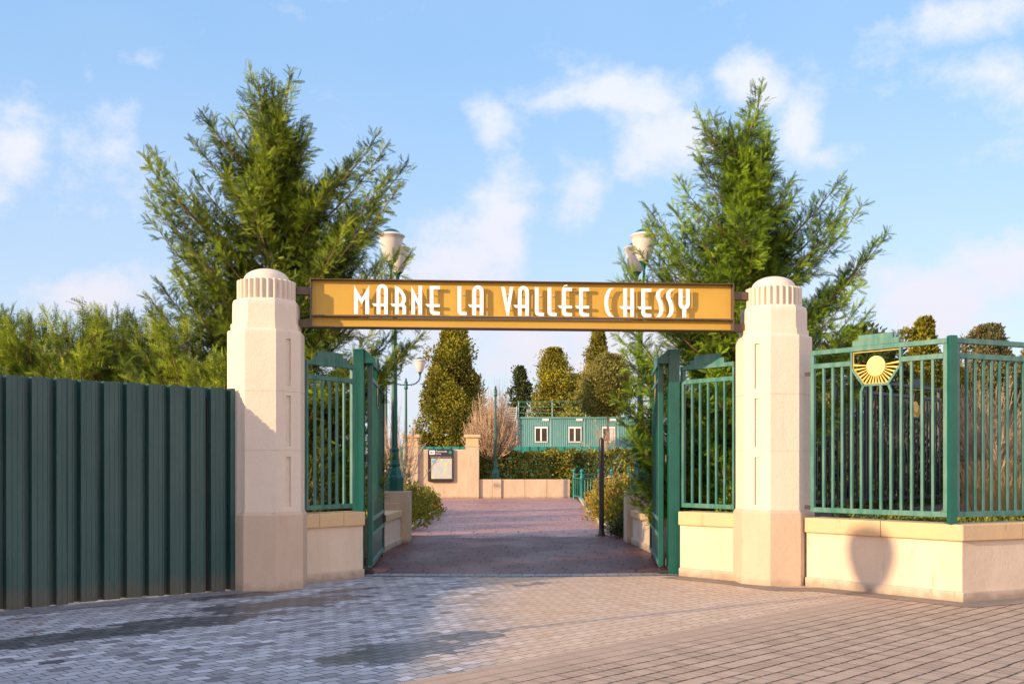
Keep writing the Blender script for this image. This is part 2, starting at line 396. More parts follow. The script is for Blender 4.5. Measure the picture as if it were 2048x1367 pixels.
def mat_slabs(name, ca, cb2, rowh, wid, jointc, rough, ang=0, wetgloss=0, jw=.006, bd=.003, wet=None):
    m, n, b, _ = new_mat(name)
    p = pos(n); s = n.n('ShaderNodeSeparateXYZ'); n.put(s.inputs[0], p)
    ca_, sa_ = math.cos(R(ang)), math.sin(R(ang))
    A = n.m('ADD', n.m('MULTIPLY', s.outputs[0], ca_), n.m('MULTIPLY', s.outputs[1], sa_))
    C = n.m('SUBTRACT', n.m('MULTIPLY', s.outputs[1], ca_), n.m('MULTIPLY', s.outputs[0], sa_))
    v = n.m('DIVIDE', C, rowh); row = n.m('FLOOR', v); fv = n.m('FRACT', v)
    rn = n.n('ShaderNodeTexWhiteNoise', noise_dimensions='1D'); n.put(rn.inputs['W'], row)
    u = n.m('ADD', n.m('DIVIDE', A, wid), n.m('MULTIPLY', rn.outputs[0], 7.3)); cu = n.m('FLOOR', u)
    # uneven slab lengths
    fu = n.m('FRACT', u)
    cb = n.n('ShaderNodeCombineXYZ'); n.put(cb.inputs[0], cu); n.put(cb.inputs[1], row)
    wn = n.n('ShaderNodeTexWhiteNoise', noise_dimensions='3D'); n.put(wn.inputs['Vector'], cb.outputs[0])
    dv = n.m('MULTIPLY', n.m('MINIMUM', fv, n.m('SUBTRACT', 1, fv)), rowh)
    du = n.m('MULTIPLY', n.m('MINIMUM', fu, n.m('SUBTRACT', 1, fu)), wid)
    j = n.m('MAXIMUM', n.m('MULTIPLY', n.m('SUBTRACT', 1, n.ss(dv, .001, jw)), .7), n.m('SUBTRACT', 1, n.ss(du, .002, jw*1.6)))
    c = n.mix(wn.outputs[0], ca, cb2)
    c = n.mix(n.m('MULTIPLY', n.ss(n.noise(p, .8, 5, .65), .35, .7), .2), c, tuple(x*.7 for x in ca))
    c = n.mix(n.m('MULTIPLY', j, .95), c, jointc)
    c = n.mix(.15, c, n.mix(n.ss(n.noise(p, 70, 3), .3, .7), (.1, .1, .1), (1, 1, 1)), 'OVERLAY')
    n.put(b.inputs['Base Color'], c)
    if wet:  # damp near end, with the cast shade painted into its colour
        wet_shade = n.ss(n.m('ADD', s.outputs[1], n.m('ADD', n.m('MULTIPLY', n.m('SUBTRACT', n.noise(n.scale(p, (.6, 1, 1)), .55, 5, .6), .5), 5.5), n.m('MULTIPLY', wn.outputs[0], .5))), wet+.7, wet-.7)
        c = n.mix(n.m('MULTIPLY', wet_shade, .80), c, (.062, .022, .024)); c = n.mix(n.m('MULTIPLY', j, n.m('MULTIPLY', wet_shade, .95)), c, (.006, .004, .005)); n.put(b.inputs['Base Color'], c)
        rough = n.m('SUBTRACT', rough, n.m('MULTIPLY', wet_shade, .06))
        n.put(b.inputs['Specular IOR Level'], n.m('SUBTRACT', .4, n.m('MULTIPLY', wet_shade, .32)))
    r = n.m('SUBTRACT', rough, n.m('MULTIPLY', n.ss(n.noise(n.scale(p, (1, .5, 1)), .9, 4), .4, .65), wetgloss))
    n.put(b.inputs['Roughness'], r)
    bump(n, b, n.m('SUBTRACT', n.m('MULTIPLY', wn.outputs[0], .25), j), bd, .7)
    return m
M['paving'] = mat_paving()
M['path'] = mat_slabs('red_brown_path_slabs', (.38, .185, .145), (.50, .26, .205), .235, .52, (.03, .018, .017), .55, 0, .12, .014, wet=23.5)  # near end holds painted shade as well as damp
M['border'] = mat_slabs('grey_border_slabs', (.17, .165, .165), (.23, .22, .22), .2, .33, (.06, .055, .05), .7, 43)
M['border_r'] = mat_slabs('brown_border_slabs', (.20, .16, .125), (.25, .2, .155), .13, .2, (.06, .045, .03), .75, 45)
M['setts'] = mat_slabs('threshold_setts', (.20, .195, .20), (.28, .27, .28), .35, .17, (.06, .05, .05), .65, 0)
sheet('plaza_paving', [(-40, -25), (40, -25), (40, 14.8), (-40, 14.8)], 0.0, M['paving'])
# path behind the gate
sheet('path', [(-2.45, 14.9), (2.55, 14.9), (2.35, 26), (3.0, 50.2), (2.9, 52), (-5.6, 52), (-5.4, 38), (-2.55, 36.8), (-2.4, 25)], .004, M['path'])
arc = [(-2.35, 14.72), (-1.2, 14.62), (0, 14.58), (1.2, 14.66), (2.4, 14.78)]
sheet('threshold_band', arc+[(x, y+.34) for x, y in reversed(arc)], .008, M['setts'])
# band of slabs at the foot of the hoarding
hd = Vector((2.0, 1.87, 0)).normalized(); hn = Vector((hd.y, -hd.x, 0))
h1 = Vector((-3.44, 13.02, 0)); h0 = h1-hd*7.9
b0, b1 = h0+hn*.42, h1+hn*.42+hd*.5
sheet('hoarding_border', [(h0.x, h0.y), (b0.x, b0.y), (b1.x-.1, b1.y), (h1.x+.2, h1.y+.1)], .004, M['border'])
# ------------------------------------------------------------------ walls
def offset(pts, d):
    """mitred offset of an open polyline to its right-hand side (towards -normal) by d"""
    out = []
    for i, p in enumerate(pts):
        p = Vector((p[0], p[1])); ns = []
        if i > 0: t = (p-Vector(pts[i-1][:2])).normalized(); ns.append(Vector((t.y, -t.x)))
        if i < len(pts)-1: t = (Vector(pts[i+1][:2])-p).normalized(); ns.append(Vector((t.y, -t.x)))
        if len(ns) == 2:
            b = (ns[0]+ns[1]).normalized(); q = p+b*(d/b.dot(ns[0]))
        else: q = p+ns[0]*d
        out.append((q.x, q.y))
    return out
def strip(pts, front, back): return offset(pts, front)+list(reversed(offset(pts, -back)))
def low_wall(pts, label, joints=(), top=.88, cap=.19, group=None, name='low_wall', capz=True, thick=.30):
    ps = pts
    t = thing(name, label, 'wall', (pts[0][0], pts[0][1], 0), group)
    wl = MB().prism(strip(ps, 0, thick), -.02, top-cap, top=False).build('wall_face', M['wall'], t, bevel=.006)
    MB().prism(strip(ps, .035, thick+.02), -.02, .115, top=True).build('plinth', M['plinth'], t, bevel=.012)
    # cap stones, cut at joints
    segs = []
    for i in range(len(ps)-1):
        a, b = Vector(ps[i]), Vector(ps[i+1]); L = (b-a).length
        js = [0.0]+[j for (si, j) in joints if si == i]+[L]
        fo = offset(ps, .045); bo = offset(ps, -thick-.03)
        def lerp(p, q, f): return (p[0]+(q[0]-p[0])*f, p[1]+(q[1]-p[1])*f)
        for k in range(len(js)-1):
            f0, f1 = js[k]/L, js[k+1]/L
            e = .0018/L
            f0 += e if k else 0; f1 -= e if k < len(js)-2 else 0
            poly = [lerp(fo[i], fo[i+1], f0), lerp(fo[i], fo[i+1], f1), lerp(bo[i], bo[i+1], f1), lerp(bo[i], bo[i+1], f0)]
            MB().prism(poly, top-cap, top).build('cap_stone', M['cap'], t, bevel=.012)
    return t
A1 = (3.80, 13.55); A2 = (5.11, 11.92); A3 = (7.9, 13.19)
low_wall([A1, A2, A3], 'cream rendered planter wall right of the gate with round lamp shadow on it', joints=[(0, 1.07), (1, .95), (1, 1.9)])
B1 = (-2.80, 13.73); B2 = (-2.07, 14.60)
low_wall([B1, B2], 'short low wall in shade between left pillar and green gate post', joints=[(0, .33), (0, .75)], top=.91)
C1 = (2.36, 14.76); C2 = (3.08, 14.08)
low_wall([C1, C2], 'short sunlit low wall between right gate post and right pillar', joints=[], top=.905)
# border slabs at the foot of the right-hand walls
ro = offset([(2.36, 14.76), (3.05, 14.0), (3.45, 13.35), (3.95, 13.3), A2, A3], .02)
rf = offset([(2.36, 14.76), (3.05, 14.0), (3.45, 13.35), (3.95, 13.3), A2, A3], .40)
sheet('wall_foot_border', rf+list(reversed(ro)), .004, M['border_r'])

# ------------------------------------------------------------------ pillars
YAW = R(4.0)
def octa(cx, cy, r, n=8, yaw=YAW, r2=None):
    return [(cx+r*math.cos(yaw+R(22.5)+k*2*math.pi/8), cy+r*math.sin(yaw+R(22.5)+k*2*math.pi/8)) for k in range(8)]
def pillar(cx, cy, label, slot_az):
    t = thing('gate_pillar', label, 'pillar', (cx, cy, 0), 'pillars either side of the entrance')
    rb, rs = .530, .495
    m = MB(); m.prism(octa(cx, cy, rb), -.02, .93, top=False); m.prism(octa(cx, cy, rb), .93, .975, False, True, octa(cx, cy, rs+.006))
    m.build('pillar_base', M['pillar_base'], t, bevel=.008)
    # shaft with joints and the stepped slot on one diagonal face
    m = MB()
    ks = round((slot_az-YAW-R(22.5))/(2*math.pi/8)) % 8       # face from vertex ks to ks+1
    # the face whose normal azimuth is slot_az: vertices at slot_az-22.5 and slot_az+22.5
    ks = int(round((math.degrees(slot_az)-22.5-22.5)/45.0)) % 8
    V = octa(cx, cy, rs); a = Vector(V[ks]); b = Vector(V[(ks+1) % 8])
    nr = Vector(((b-a).y, -(b-a).x)).normalized(); u = (b-a).normalized(); L = (b-a).length
    ctr = (a+b)/2; gw = .072; gd = .026
    sgn = 1
    g0, g1 = L/2-gw/2, L/2+gw/2
    def ring(z0, z1, slot, r=rs, bot=False, tp=False):
        W = octa(cx, cy, r)
        if slot:
            pts = W[:ks+1]+[tuple(a+u*g0), tuple(a+u*g0-nr*gd), tuple(a+u*g1-nr*gd), tuple(a+u*g1)]+W[ks+1:]
            m.prism([tuple(p) for p in pts], z0, z1, False, False)
        else: m.prism(W, z0, z1, bot, tp)
    def ledge(z):
        q = [tuple(a+u*g0), tuple(a+u*g0-nr*gd), tuple(a+u*g1-nr*gd), tuple(a+u*g1)]
        m.add([(x, y, z) for x, y in q], [(0, 1, 2, 3)])
    zs = [(.96, 1.035, 0), (1.035, 1.655, 1), (1.655, 1.79, 0), (1.79, 2.42, 1), (2.42, 2.54, 0), (2.54, 3.13, 1), (3.13, 3.20, 0)]
    for z0, z1, s in zs:
        for j in (1.735, 2.47):
            if z0 < j < z1:
                ring(z0, j-.003, s); ring(j-.003, j+.003, s, rs-.004) if not s else None
                z0 = j+.003
        ring(z0, z1, s)
        if s: ledge(z0); ledge(z1)
    # rounded shoulder of the shaft
    pr = [(rs, 3.20), (rs-.003, 3.225), (rs-.012, 3.24), (rs-.05, 3.245)]
    for i in range(3): m.prism(octa(cx, cy, pr[i][0]), pr[i][1], pr[i+1][1], False, i == 2, octa(cx, cy, pr[i+1][0]))
    m.build('shaft', M['plaster'], t)
    m = MB(); m.prism(octa(cx, cy, .452), 3.235, 3.325, False, True)
    pr = [(.432, 3.325), (.432, 3.56), (.426, 3.60), (.412, 3.628), (.385, 3.64)]
    for i in range(4): m.prism(octa(cx, cy, pr[i][0]), pr[i][1], pr[i+1][1], False, i == 3, octa(cx, cy, pr[i+1][0]))
    m.build('stepped_collar', M['plaster'], t)
    # fluted drum: round ribs and sunk flutes
    m = MB(); N = 28; poly = []
    for k in range(N*12):
        a_ = 2*math.pi*k/(N*12); ph = (k % 12)/12.0
        if ph < .55: rr = .338+.030*math.sin(math.pi*ph/.55)**.55
        else: rr = .326
        poly.append((cx+rr*math.cos(a_), cy+rr*math.sin(a_)))
    m.prism(poly, 3.635, 3.885, False, True, None)
    m.build('fluted_drum', M['plaster'], t, smooth=50)
    m = MB(); prof = [(.33, 3.883), (.325, 3.895), (.29, 3.90)]+[(.285*math.cos(R(q)), 3.90+.155*math.sin(R(q))) for q in range(6, 86, 6)]+[(.004, 4.055)]
    m.lathe(prof, (cx, cy, 0), 48); m.build('dome', M['plaster'], t, smooth=40)
    return t
LPX, LPY = (533-CX)/F*13.42, 13.42
RPX, RPY = (1547-CX)/F*13.97, 13.97
pillar(LPX, LPY, 'cream octagonal pillar with fluted dome top beside the corrugated hoarding', R(-45))
pillar(RPX, RPY, 'cream octagonal pillar with fluted dome top beside the long iron fence', R(225))

# ------------------------------------------------------------------ entrance sign
SL = Vector(((620-CX)/F*13.42, 13.42, 0)); SR = Vector(((1468.5-CX)/F*13.82, 13.82, 0))
su = (SR-SL).normalized(); SW = (SR-SL).length; sw = Vector((su.y, -su.x, 0)); sv = Vector((0, 0, 1))
SZ0, SZM, SZ1 = 3.320, 3.468, 3.938
SZR = .03   # the photograph's sign sits level
t = thing('entrance_sign', 'long ochre sign beam with white station lettering spanning the two pillars', 'sign', tuple((SL+SR)/2+Vector((0, 0, SZ0))))
fr = (su, sv, sw); O = SL.copy()
def sb(m, x0, x1, z0, z1, d0, d1): m.plate([(x0, z0), (x1, z0), (x1, z1), (x0, z1)], fr, O, d0, d1)
m = MB(); sb(m, .02, SW-.02, SZM+.012, SZ1-.012, -.10, -.088); sb(m, .02, SW-.02, SZ0+.012, SZM-.012, -.10, -.088); m.build('back_panel', M['sign'], t)
m = MB(); sb(m, 0, SW, SZ1-.010, SZ1, -.22, 0); sb(m, 0, SW, SZ0, SZ0+.010, -.22, 0); m.build('flange', M['sign_dark'], t, bevel=.002)
m = MB(); sb(m, .012, SW-.012, SZM-.010, SZM+.010, -.088, -.004); m.build('shelf', M['sign_dark'], t, bevel=.002)
m = MB(); sb(m, .012, SW-.012, SZM+.010, SZM+.013, -.087, -.006); m.build('shelf_edge', M['sign'], t)
for x0 in (0, SW-.012):
    m = MB(); sb(m, x0, x0+.012, SZ0+.0105, SZ1-.0105, -.22, 0); m.build('end_plate', M['sign_dark'], t)
for s_, x0, x1 in ((-1, -.20, 0), (1, SW, SW+.22)):
    for z0 in (3.32, 3.74):
        ex = (-.09 if s_ < 0 else 0); ex2 = (.09 if s_ > 0 else 0)
        if z0 > 3.5: ex *= 2.0; ex2 *= 2.2
        m = MB(); sb(m, x0+ex+.002, x1+ex2-.002, z0, z0+.10, -.17, -.07); m.build('bracket', M['sign_dark'], t, bevel=.003)
# letters, in units of the cap height
def L_(pts, w): return ('s', pts, w)
def Pg(pts): return ('p', pts)
def arcp(cx, cy, rx, ry, a0, a1, n=12): return [(cx+rx*math.cos(R(a0+(a1-a0)*i/n)), cy+ry*math.sin(R(a0+(a1-a0)*i/n))) for i in range(n+1)]
S = .13
def E_(top=True):
    h = [(.0, 0)]
    x = .145
    return [Pg([(x, 1), (x+.35, 1), (x+.35, .885), (x+S, .885), (x+S, .37)]+[(x+S, .16)]+arcp(x+S+.06, .16, .06, .05, 180, 270, 4)+[(x+.35, .11), (x+.35, 0), (x+.13, 0)]+arcp(x+.13, .15, .13, .15, 270, 180, 6)+[(x, .37)]),
            Pg([(0, .372), (x+.35, .372), (x+.35, .275), (.075, .275)])]
def A_():
    x0 = .155; w_ = .385; r = w_/2; ri = r-S
    return [Pg([(x0, 0), (x0, .84)]+arcp(x0+r, .84, r, .20, 180, 0, 16)+[(x0+w_, 0), (x0+w_-S, 0), (x0+w_-S, .82)]+arcp(x0+r, .82, ri, .10, 0, 180, 10)+[(x0+S, 0)]),
            Pg([(0, .372), (x0+w_, .372), (x0+w_, .275), (.075, .275)])]
def ESS():
    c = [(.255, 1.0), (.14, .93), (.085, .80), (.105, .66), (.165, .52), (.20, .38), (.205, .22), (.16, .09), (.07, 0)]
    c2 = []
    for i in range(len(c)-1):
        for k in range(4):
            f = k/4; p0 = c[max(i-1, 0)]; p1 = c[i]; p2 = c[i+1]; p3 = c[min(i+2, len(c)-1)]
            c2.append(tuple(.5*((2*p1[j])+(-p0[j]+p2[j])*f+(2*p0[j]-5*p1[j]+4*p2[j]-p3[j])*f*f+(-p0[j]+3*p1[j]-3*p2[j]+p3[j])*f**3) for j in (0, 1)))
    c2.append(c[-1])
    # constant horizontal width, flat cut ends
    return [Pg([(x-.04, y) for x, y in c2]+[(x+.10, y) for x, y in reversed(c2)])]
LET = {
 'M': [Pg([(0, 1), (.26, .54), (.517, 1), (.517, 0), (.385, 0), (.385, .56), (.26, .33), (.134, .56), (.134, 0), (0, 0)])],
 'A': A_(), 'E': E_(),
 'R': [Pg([(.155, 1), (.285, .86), (.285, 0), (.155, 0)]),
       Pg([(.17, .985), (.30, .93), (.42, .82), (.50, .69), (.54, .56), (.53, .46), (.48, .372), (.335, .372), (.385, .44), (.405, .54), (.385, .65), (.34, .74), (.27, .82)]),
       Pg([(0, .372), (.47, .372), (.50, .33), (.54, .27), (.54, 0), (.415, 0), (.415, .24), (.38, .275), (.075, .275)])],
 'N': [Pg([(0, 1), (.245, .50), (.245, 1), (.37, 1), (.37, 0), (.245, 0), (.245, .28), (.13, .52), (.13, 0), (0, 0)])],
 'L': [Pg([(0, 1), (S, 1), (S, .16)]+arcp(S+.06, .16, .06, .05, 180, 270, 4)+[(.32, .11), (.32, 0), (.13, 0)]+arcp(.13, .15, .13, .15, 270, 180, 6))],
 'V': [Pg([(0, 1), (.13, 1), (.225, .42), (.305, 1), (.43, 1), (.27, 0), (.195, 0)])],
 'C': [Pg([(.37, 1), (.235, 1)]+[(.235-.235*math.sin(R(q)), .5+.5*math.cos(R(q))) for q in range(12, 180, 12)]+[(.235, 0), (.37, 0)]+[(.37-.235*math.sin(R(q)), .5-.5*math.cos(R(q))) for q in range(12, 180, 12)])],
 'H': [Pg([(.15, 1), (.28, 1), (.28, 0), (.15, 0)]), Pg([(.40, 1), (.53, 1), (.53, 0), (.40, 0)]), Pg([(0, .372), (.53, .372), (.53, .275), (.075, .275)])],
 'S': ESS(),
 'Y': [Pg([(0, 1), (S, 1), (S, .50)]+arcp(.195, .48, .065, .06, 180, 360, 8)+[(.26, 1), (.39, 1), (.39, .50)]+arcp(.195, .48, .195, .20, 0, -70, 5)+[(.26, 0), (.13, 0)]+arcp(.195, .48, .195, .20, 250, 180, 5))],
}
acc_ = Pg([(.16, .985), (.225, 1.09), (.33, 1.09), (.33, 1.055), (.24, 1.055)])
LX = [('M',707.9),('A',744),('R',780.7),('N',822.7),('E',851),('L',915),('A',936),('V',1002.3),('A',1027.2),('L',1070),('L',1095.4),('Z',1116.3),('E',1150.5),('C',1209),('H',1238.7),('E',1275.3),('S',1310),('S',1330.5),('Y',1358.3)]
LH = .372
def sx(px):   # pixel column -> distance along the sign face
    k = (px-CX)/F
    return (k*SL.y-SL.x)/(su.x-k*su.y)
RS = 58.1
for ch, px in LX:
    polys = LET['E']+[acc_] if ch == 'Z' else LET[ch]
    x0 = sx(px); zb = SZM+.022
    fac = LH
    lo = O+su*x0+sv*zb
    m = MB()
    if ch == 'S': fac_x = LH
    for k, (_, pl) in enumerate(polys):
        pl = [(a*LH, b*LH) for a, b in pl]
        m.plate(pl, fr, lo, -.030, -.014+.0015*k)
    # stand-off pins
    for q in (.25, .72):
        m.box(lo+su*(.2*LH)+sv*(q*LH)+sw*(-.058), (.012, .055, .012), rz=math.atan2(su.y, su.x))
    m.build('letter', M['white'], t)

# ------------------------------------------------------------------ iron fences
def rail(m, x0, x1, z0, z1, d=.05, y=0): m.box(((x0+x1)/2, y, (z0+z1)/2), (x1-x0, d, z1-z0))
def emblem(t, cx, zc, ztop, zb, hw, gm, dm, fm, r=.125):
    """gold sunburst in an octagonal frame, hanging from the top rail"""
    zs = zc-.01; hb = hw*.5
    pts = [(-hw, ztop), (-hw, zs), (-hb, zb), (hb, zb), (hw, zs), (hw, ztop)]
    m = MB()
    for i in range(5):
        a, b = Vector(pts[i]), Vector(pts[i+1])
        m.box((cx+(a.x+b.x)/2, 0, (a.y+b.y)/2), ((b-a).length+.012, .046, .028), ry=-math.atan2(b.y-a.y, b.x-a.x))
    em = m.build('emblem_frame', fm, t)
    m = MB()
    ins = [(x*.945, zc+(z-zc)*.93) for x, z in pts]
    for i in range(6):
        a, b = Vector(ins[i]), Vector(ins[(i+1) % 6])
        m.box((cx+(a.x+b.x)/2, 0, (a.y+b.y)/2), ((b-a).length+.003, .014, .009), ry=-math.atan2(b.y-a.y, b.x-a.x))
    m.build('gold_edging', gm, t)
    m = MB()
    for k in range(32): pass
    prof = [(r*math.cos(2*math.pi*k/36), r*math.sin(2*math.pi*k/36)) for k in range(36)]
    fr_ = (Vector((1, 0, 0)), Vector((0, 0, 1)), Vector((0, -1, 0)))
    m.plate(prof, fr_, Vector((cx, 0, zc)), -.012, .014)
    m.build('sun_disc', dm, t, bevel=.005)
    N = 17
    for k in range(N):
        an = R(174+(366-174)*k/(N-1)); d = Vector((math.cos(an), math.sin(an)))
        # distance to the inner frame edge
        best = 9
        q = [(x*.95, z-zc) for x, z in pts]
        for i in range(5):
            p1, p2 = Vector(q[i]), Vector(q[i+1]); e = p2-p1
            den = d.x*e.y-d.y*e.x
            if abs(den) < 1e-6: continue
            tt = (p1.x*e.y-p1.y*e.x)/den; uu = (p1.x*d.y-p1.y*d.x)/den
            if tt > 0 and -.02 <= uu <= 1.02: best = min(best, tt)
        pd = Vector((-d.y, d.x)); r0 = r-.004; r1 = best-.006
        pl = [d*r0-pd*.006, d*r1-pd*.0125, d*r1+pd*.0125, d*r0+pd*.006]
        MB().plate([tuple(p) for p in pl], fr_, Vector((cx, 0, zc)), -.006, .006).build('ray', gm, t)
def fence_panel(label, loc, rz, Wd, nb, z0=.955, z1=3.01, crest=None, emb=None, mat=None, post0=.05, post1=.05, name='iron_fence', group=None, second=2.84, dm=None, feet=True):
    mat = mat or M['green_worn']
    t = thing(name, label, 'fence', loc, group, rz)
    th = .048
    m = MB(); rail(m, 0, Wd, z1-.06, z1, .06); m.build('top_rail', mat, t, bevel=.004)
    c = Wd/2 if emb is None else emb
    hw = .325
    if emb is not None:
        for a, b in ((post0, c-hw-.014), (c+hw+.014, Wd-post1)):
            m = MB(); rail(m, a, b, second-.062, second, .05); m.build('middle_rail', mat, t, bevel=.004)
    else:
        m = MB(); rail(m, post0, Wd-post1, second-.062, second, .05); m.build('middle_rail', mat, t, bevel=.004)
    m = MB(); rail(m, 0, Wd, z0, z0+.062, .055); m.build('bottom_rail', mat, t, bevel=.004)
    for x, pw in ((post0/2, post0), (Wd-post1/2, post1)):
        m = MB(); m.box((x, 0, (z0+.0625+z1-.0605)/2), (pw, .052, z1-z0-.123)); m.build('stile', mat, t, bevel=.004)
    xs = [post0+(Wd-post0-post1)*(k+1)/(nb+1) for k in range(nb)]
    zb = 2.53
    for x in xs:
        top = second-.06
        if emb is not None and abs(x-c) < hw*.995:
            top = zb-.012
            if abs(x-c) > hw*.55: top = zb-.075
        m = MB(); m.box((x, 0, (z0+.062+top)/2), (.030, .030, top-z0-.062))
        if top == zb-.075:
            s_ = -1 if x < c else 1
            m.tube([(x, 0, top-.006), (c+s_*hw*.5, 0, zb+.004)], .021, 4)
        m.build('bar', mat, t)
    if crest:
        m = MB(); a = min(.31, Wd*.36); m.box((c, 0, z1+.035), (2*a, .05, .07)); m.build('crest', mat, t, bevel=.003)
        m = MB(); m.box((c, 0, z1+.07+.03), (2*a*.74, .044, .07)); m.build('crest', mat, t, bevel=.003)
    if emb is not None:
        emblem(t, c, 2.755, z1-.06, zb, hw, M['gold'], dm or M['gold_disc'], mat)
    if feet:
        for z_ in (second-.12, z0+.06): MB().box((-.045, 0, z_), (.09, .04, .05)).build('wall_fixing', M['black'], t)
    return t
d1 = Vector((A2[0]-A1[0], A2[1]-A1[1], 0)); ang1 = math.atan2(d1.y, d1.x)
inw = Vector((-d1.y, d1.x, 0)).normalized()*.15
F1 = Vector((A1[0], A1[1], 0))+inw+d1.normalized()*.10
F1 = Vector(((1623-CX)/F*13.45, 13.45, 0)); F2 = Vector(((1904-CX)/F*12.02, 12.02, 0))
d1 = F2-F1; ang1 = math.atan2(d1.y, d1.x)
fence_panel('sunlit green iron fence panel with gold sunburst right of the pillar', tuple(F1), ang1, d1.length-.045, 12, crest=True, emb=(d1.length-.045)/2)
d2 = Vector((.91, .414, 0)); ang2 = math.atan2(d2.y, d2.x)
t = fence_panel('green iron fence panel with plain bars running off the right edge', tuple(F2+d2*.045), ang2, 2.6, 18, feet=False)
t = thing('fence_post', 'bright green square corner post between the two right-hand fence panels', 'post', tuple(F2))
MB().box((F2.x, F2.y, (.88+3.035)/2), (.085, .085, 3.035-.88), rz=R(8)).build('post', M['green'], t, bevel=.004)
MB().box((F2.x, F2.y, .886), (.12, .12, .012), rz=R(8)).build('foot_plate', M['green'], t)
# wing panels
def wing(a, b, label, flip):
    d = b-a
    return fence_panel(label, tuple(a), math.atan2(d.y, d.x), d.length, 5, crest=True, z1=2.955, second=2.76, post0=.03 if not flip else .06, post1=.06 if not flip else .03, feet=False)
W1, W2 = P(611, 0, 13.95), P(708, 0, 14.72); W1.z = W2.z = 0
wing(W1, W2, 'narrow green iron fence panel between left pillar and gate post', False)
W3, W4 = P(1363, 0, 14.98), P(1470, 0, 14.22); W3.z = W4.z = 0
wing(W3, W4, 'narrow green iron fence panel between right gate post and pillar', True)
# gate posts
for px, Y, lab, s_ in ((718, 14.95, 'dark green square gate post beside the left gate leaf', 1), (1347, 15.0, 'bright green square gate post beside the right gate leaf', -1)):
    p = P(px, 0, Y)
    t = thing('gate_post', lab, 'post', (p.x, p.y, 0), 'posts that carry the gate leaves')
    MB().box((p.x, p.y, 1.6), (.155, .155, 3.2)).build('post', M['green'], t, bevel=.004)
    m = MB(); m.plate([(0, 0), (.16, -.14), (.16, -.20), (0, -.20)], (Vector((s_, 0, 0)), Vector((0, 0, 1)), Vector((0, -1, 0))), Vector((p.x+s_*.079, p.y, 3.20)), -.06, .06)
    m.build('top_bracket', M['green'], t)
    MB().box((p.x+s_*.13, p.y+.02, .035), (.16, .16, .07)).build('pivot_shoe', M['black'], t, bevel=.01)
    for z in (.12, 1.6, 2.95): MB().lathe([(.018, 0), (.018, .10)], (p.x+s_*.095, p.y+.05, z), 10).build('hinge', M['black'], t)
# gate leaves, swung fully open
def leaf(pa, pb, label):
    d = pb-pa; Wd = d.length
    t = thing('gate_leaf', label, 'gate', tuple(pa), 'open gate leaves', math.atan2(d.y, d.x))
    mt = M['green']
    m = MB(); m.box((.04, 0, 1.6), (.08, .075, 3.0)); m.build('stile', mt, t, bevel=.004)
    m = MB(); m.box((Wd-.04, 0, 1.6), (.08, .075, 3.0)); m.build('stile', mt, t, bevel=.004)
    for z, h in ((3.065, .07), (2.80, .06), (.76, .06), (.525, .06), (.115, .07)):
        MB().box((Wd/2, 0, z), (Wd-.162, .06, h)).build('rail', M['green_worn'], t, bevel=.003)
    MB().box((Wd/2, 0, .32), (Wd-.17, .012, .345)).build('kick_panel', mt, t)
    nb = 19
    for k in range(nb):
        x = .08+(Wd-.16)*(k+1)/(nb+1)
        c = abs(x-Wd/2)
        top = 2.77 if c > .33 else 2.46
        MB().box((x, 0, (.79+top)/2), (.032, .032, top-.79)).build('bar', mt, t)
        MB().box((x, 0, .6425), (.03, .03, .174)).build('short_bar', mt, t)
    MB().box((Wd/2, 0, 3.135), (.62, .05, .068)).build('crest', M['green_worn'], t)
    MB().box((Wd/2, 0, 3.204), (.46, .044, .068)).build('crest', M['green_worn'], t)
    emblem(t, Wd/2, 2.755, 3.03, 2.46, .325, M['gold'], M['gold_disc'], mt)
    m = MB(); m.lathe([(.045, -.015), (.045, .015)], (0, 0, 0), 16)
    m.v = [(Wd-.25+v[0], v[2], .048+v[1]) for v in m.v]
    m.build('caster', M['black'], t, smooth=40)
    MB().box((Wd-.25, .0, .075), (.03, .05, .05)).build('caster_bracket', M['black'], t)
    MB().box((Wd-.10, 0, .64), (.06, .13, .12)).build('lock_box', M['black'], t, bevel=.008)
    return t
leaf(Vector((-2.045, 15.12, 0)), Vector((-2.235, 18.12, 0)), 'shaded green iron gate leaf swung open on the left')
leaf(Vector((2.15, 15.16, 0)), Vector((2.415, 18.15, 0)), 'sunlit green iron gate leaf swung open on the right')
# the dark fence behind the right pillar
E1 = Vector((5.0, 19.0, 0)); dd = Vector((.712, .702, 0)); angE = math.atan2(dd.y, dd.x)
M['green_dark'] = simple('shaded_green_paint', (.010, .018, .022), (.014, .022, .026), 4, .45)  # fence green with the shade it stands in painted into the colour
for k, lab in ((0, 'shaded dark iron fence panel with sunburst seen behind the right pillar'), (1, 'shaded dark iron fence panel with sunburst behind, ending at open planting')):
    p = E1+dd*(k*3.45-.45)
    fence_panel(lab, tuple(p+Vector((0, 0, .05))), angE, 3.40, 20, z0=.78, z1=3.22, crest=True, emb=1.8 if k == 0 else 2.2, mat=M['green_dark'], feet=False, second=3.0, dm=M['gold'], name='iron_fence')

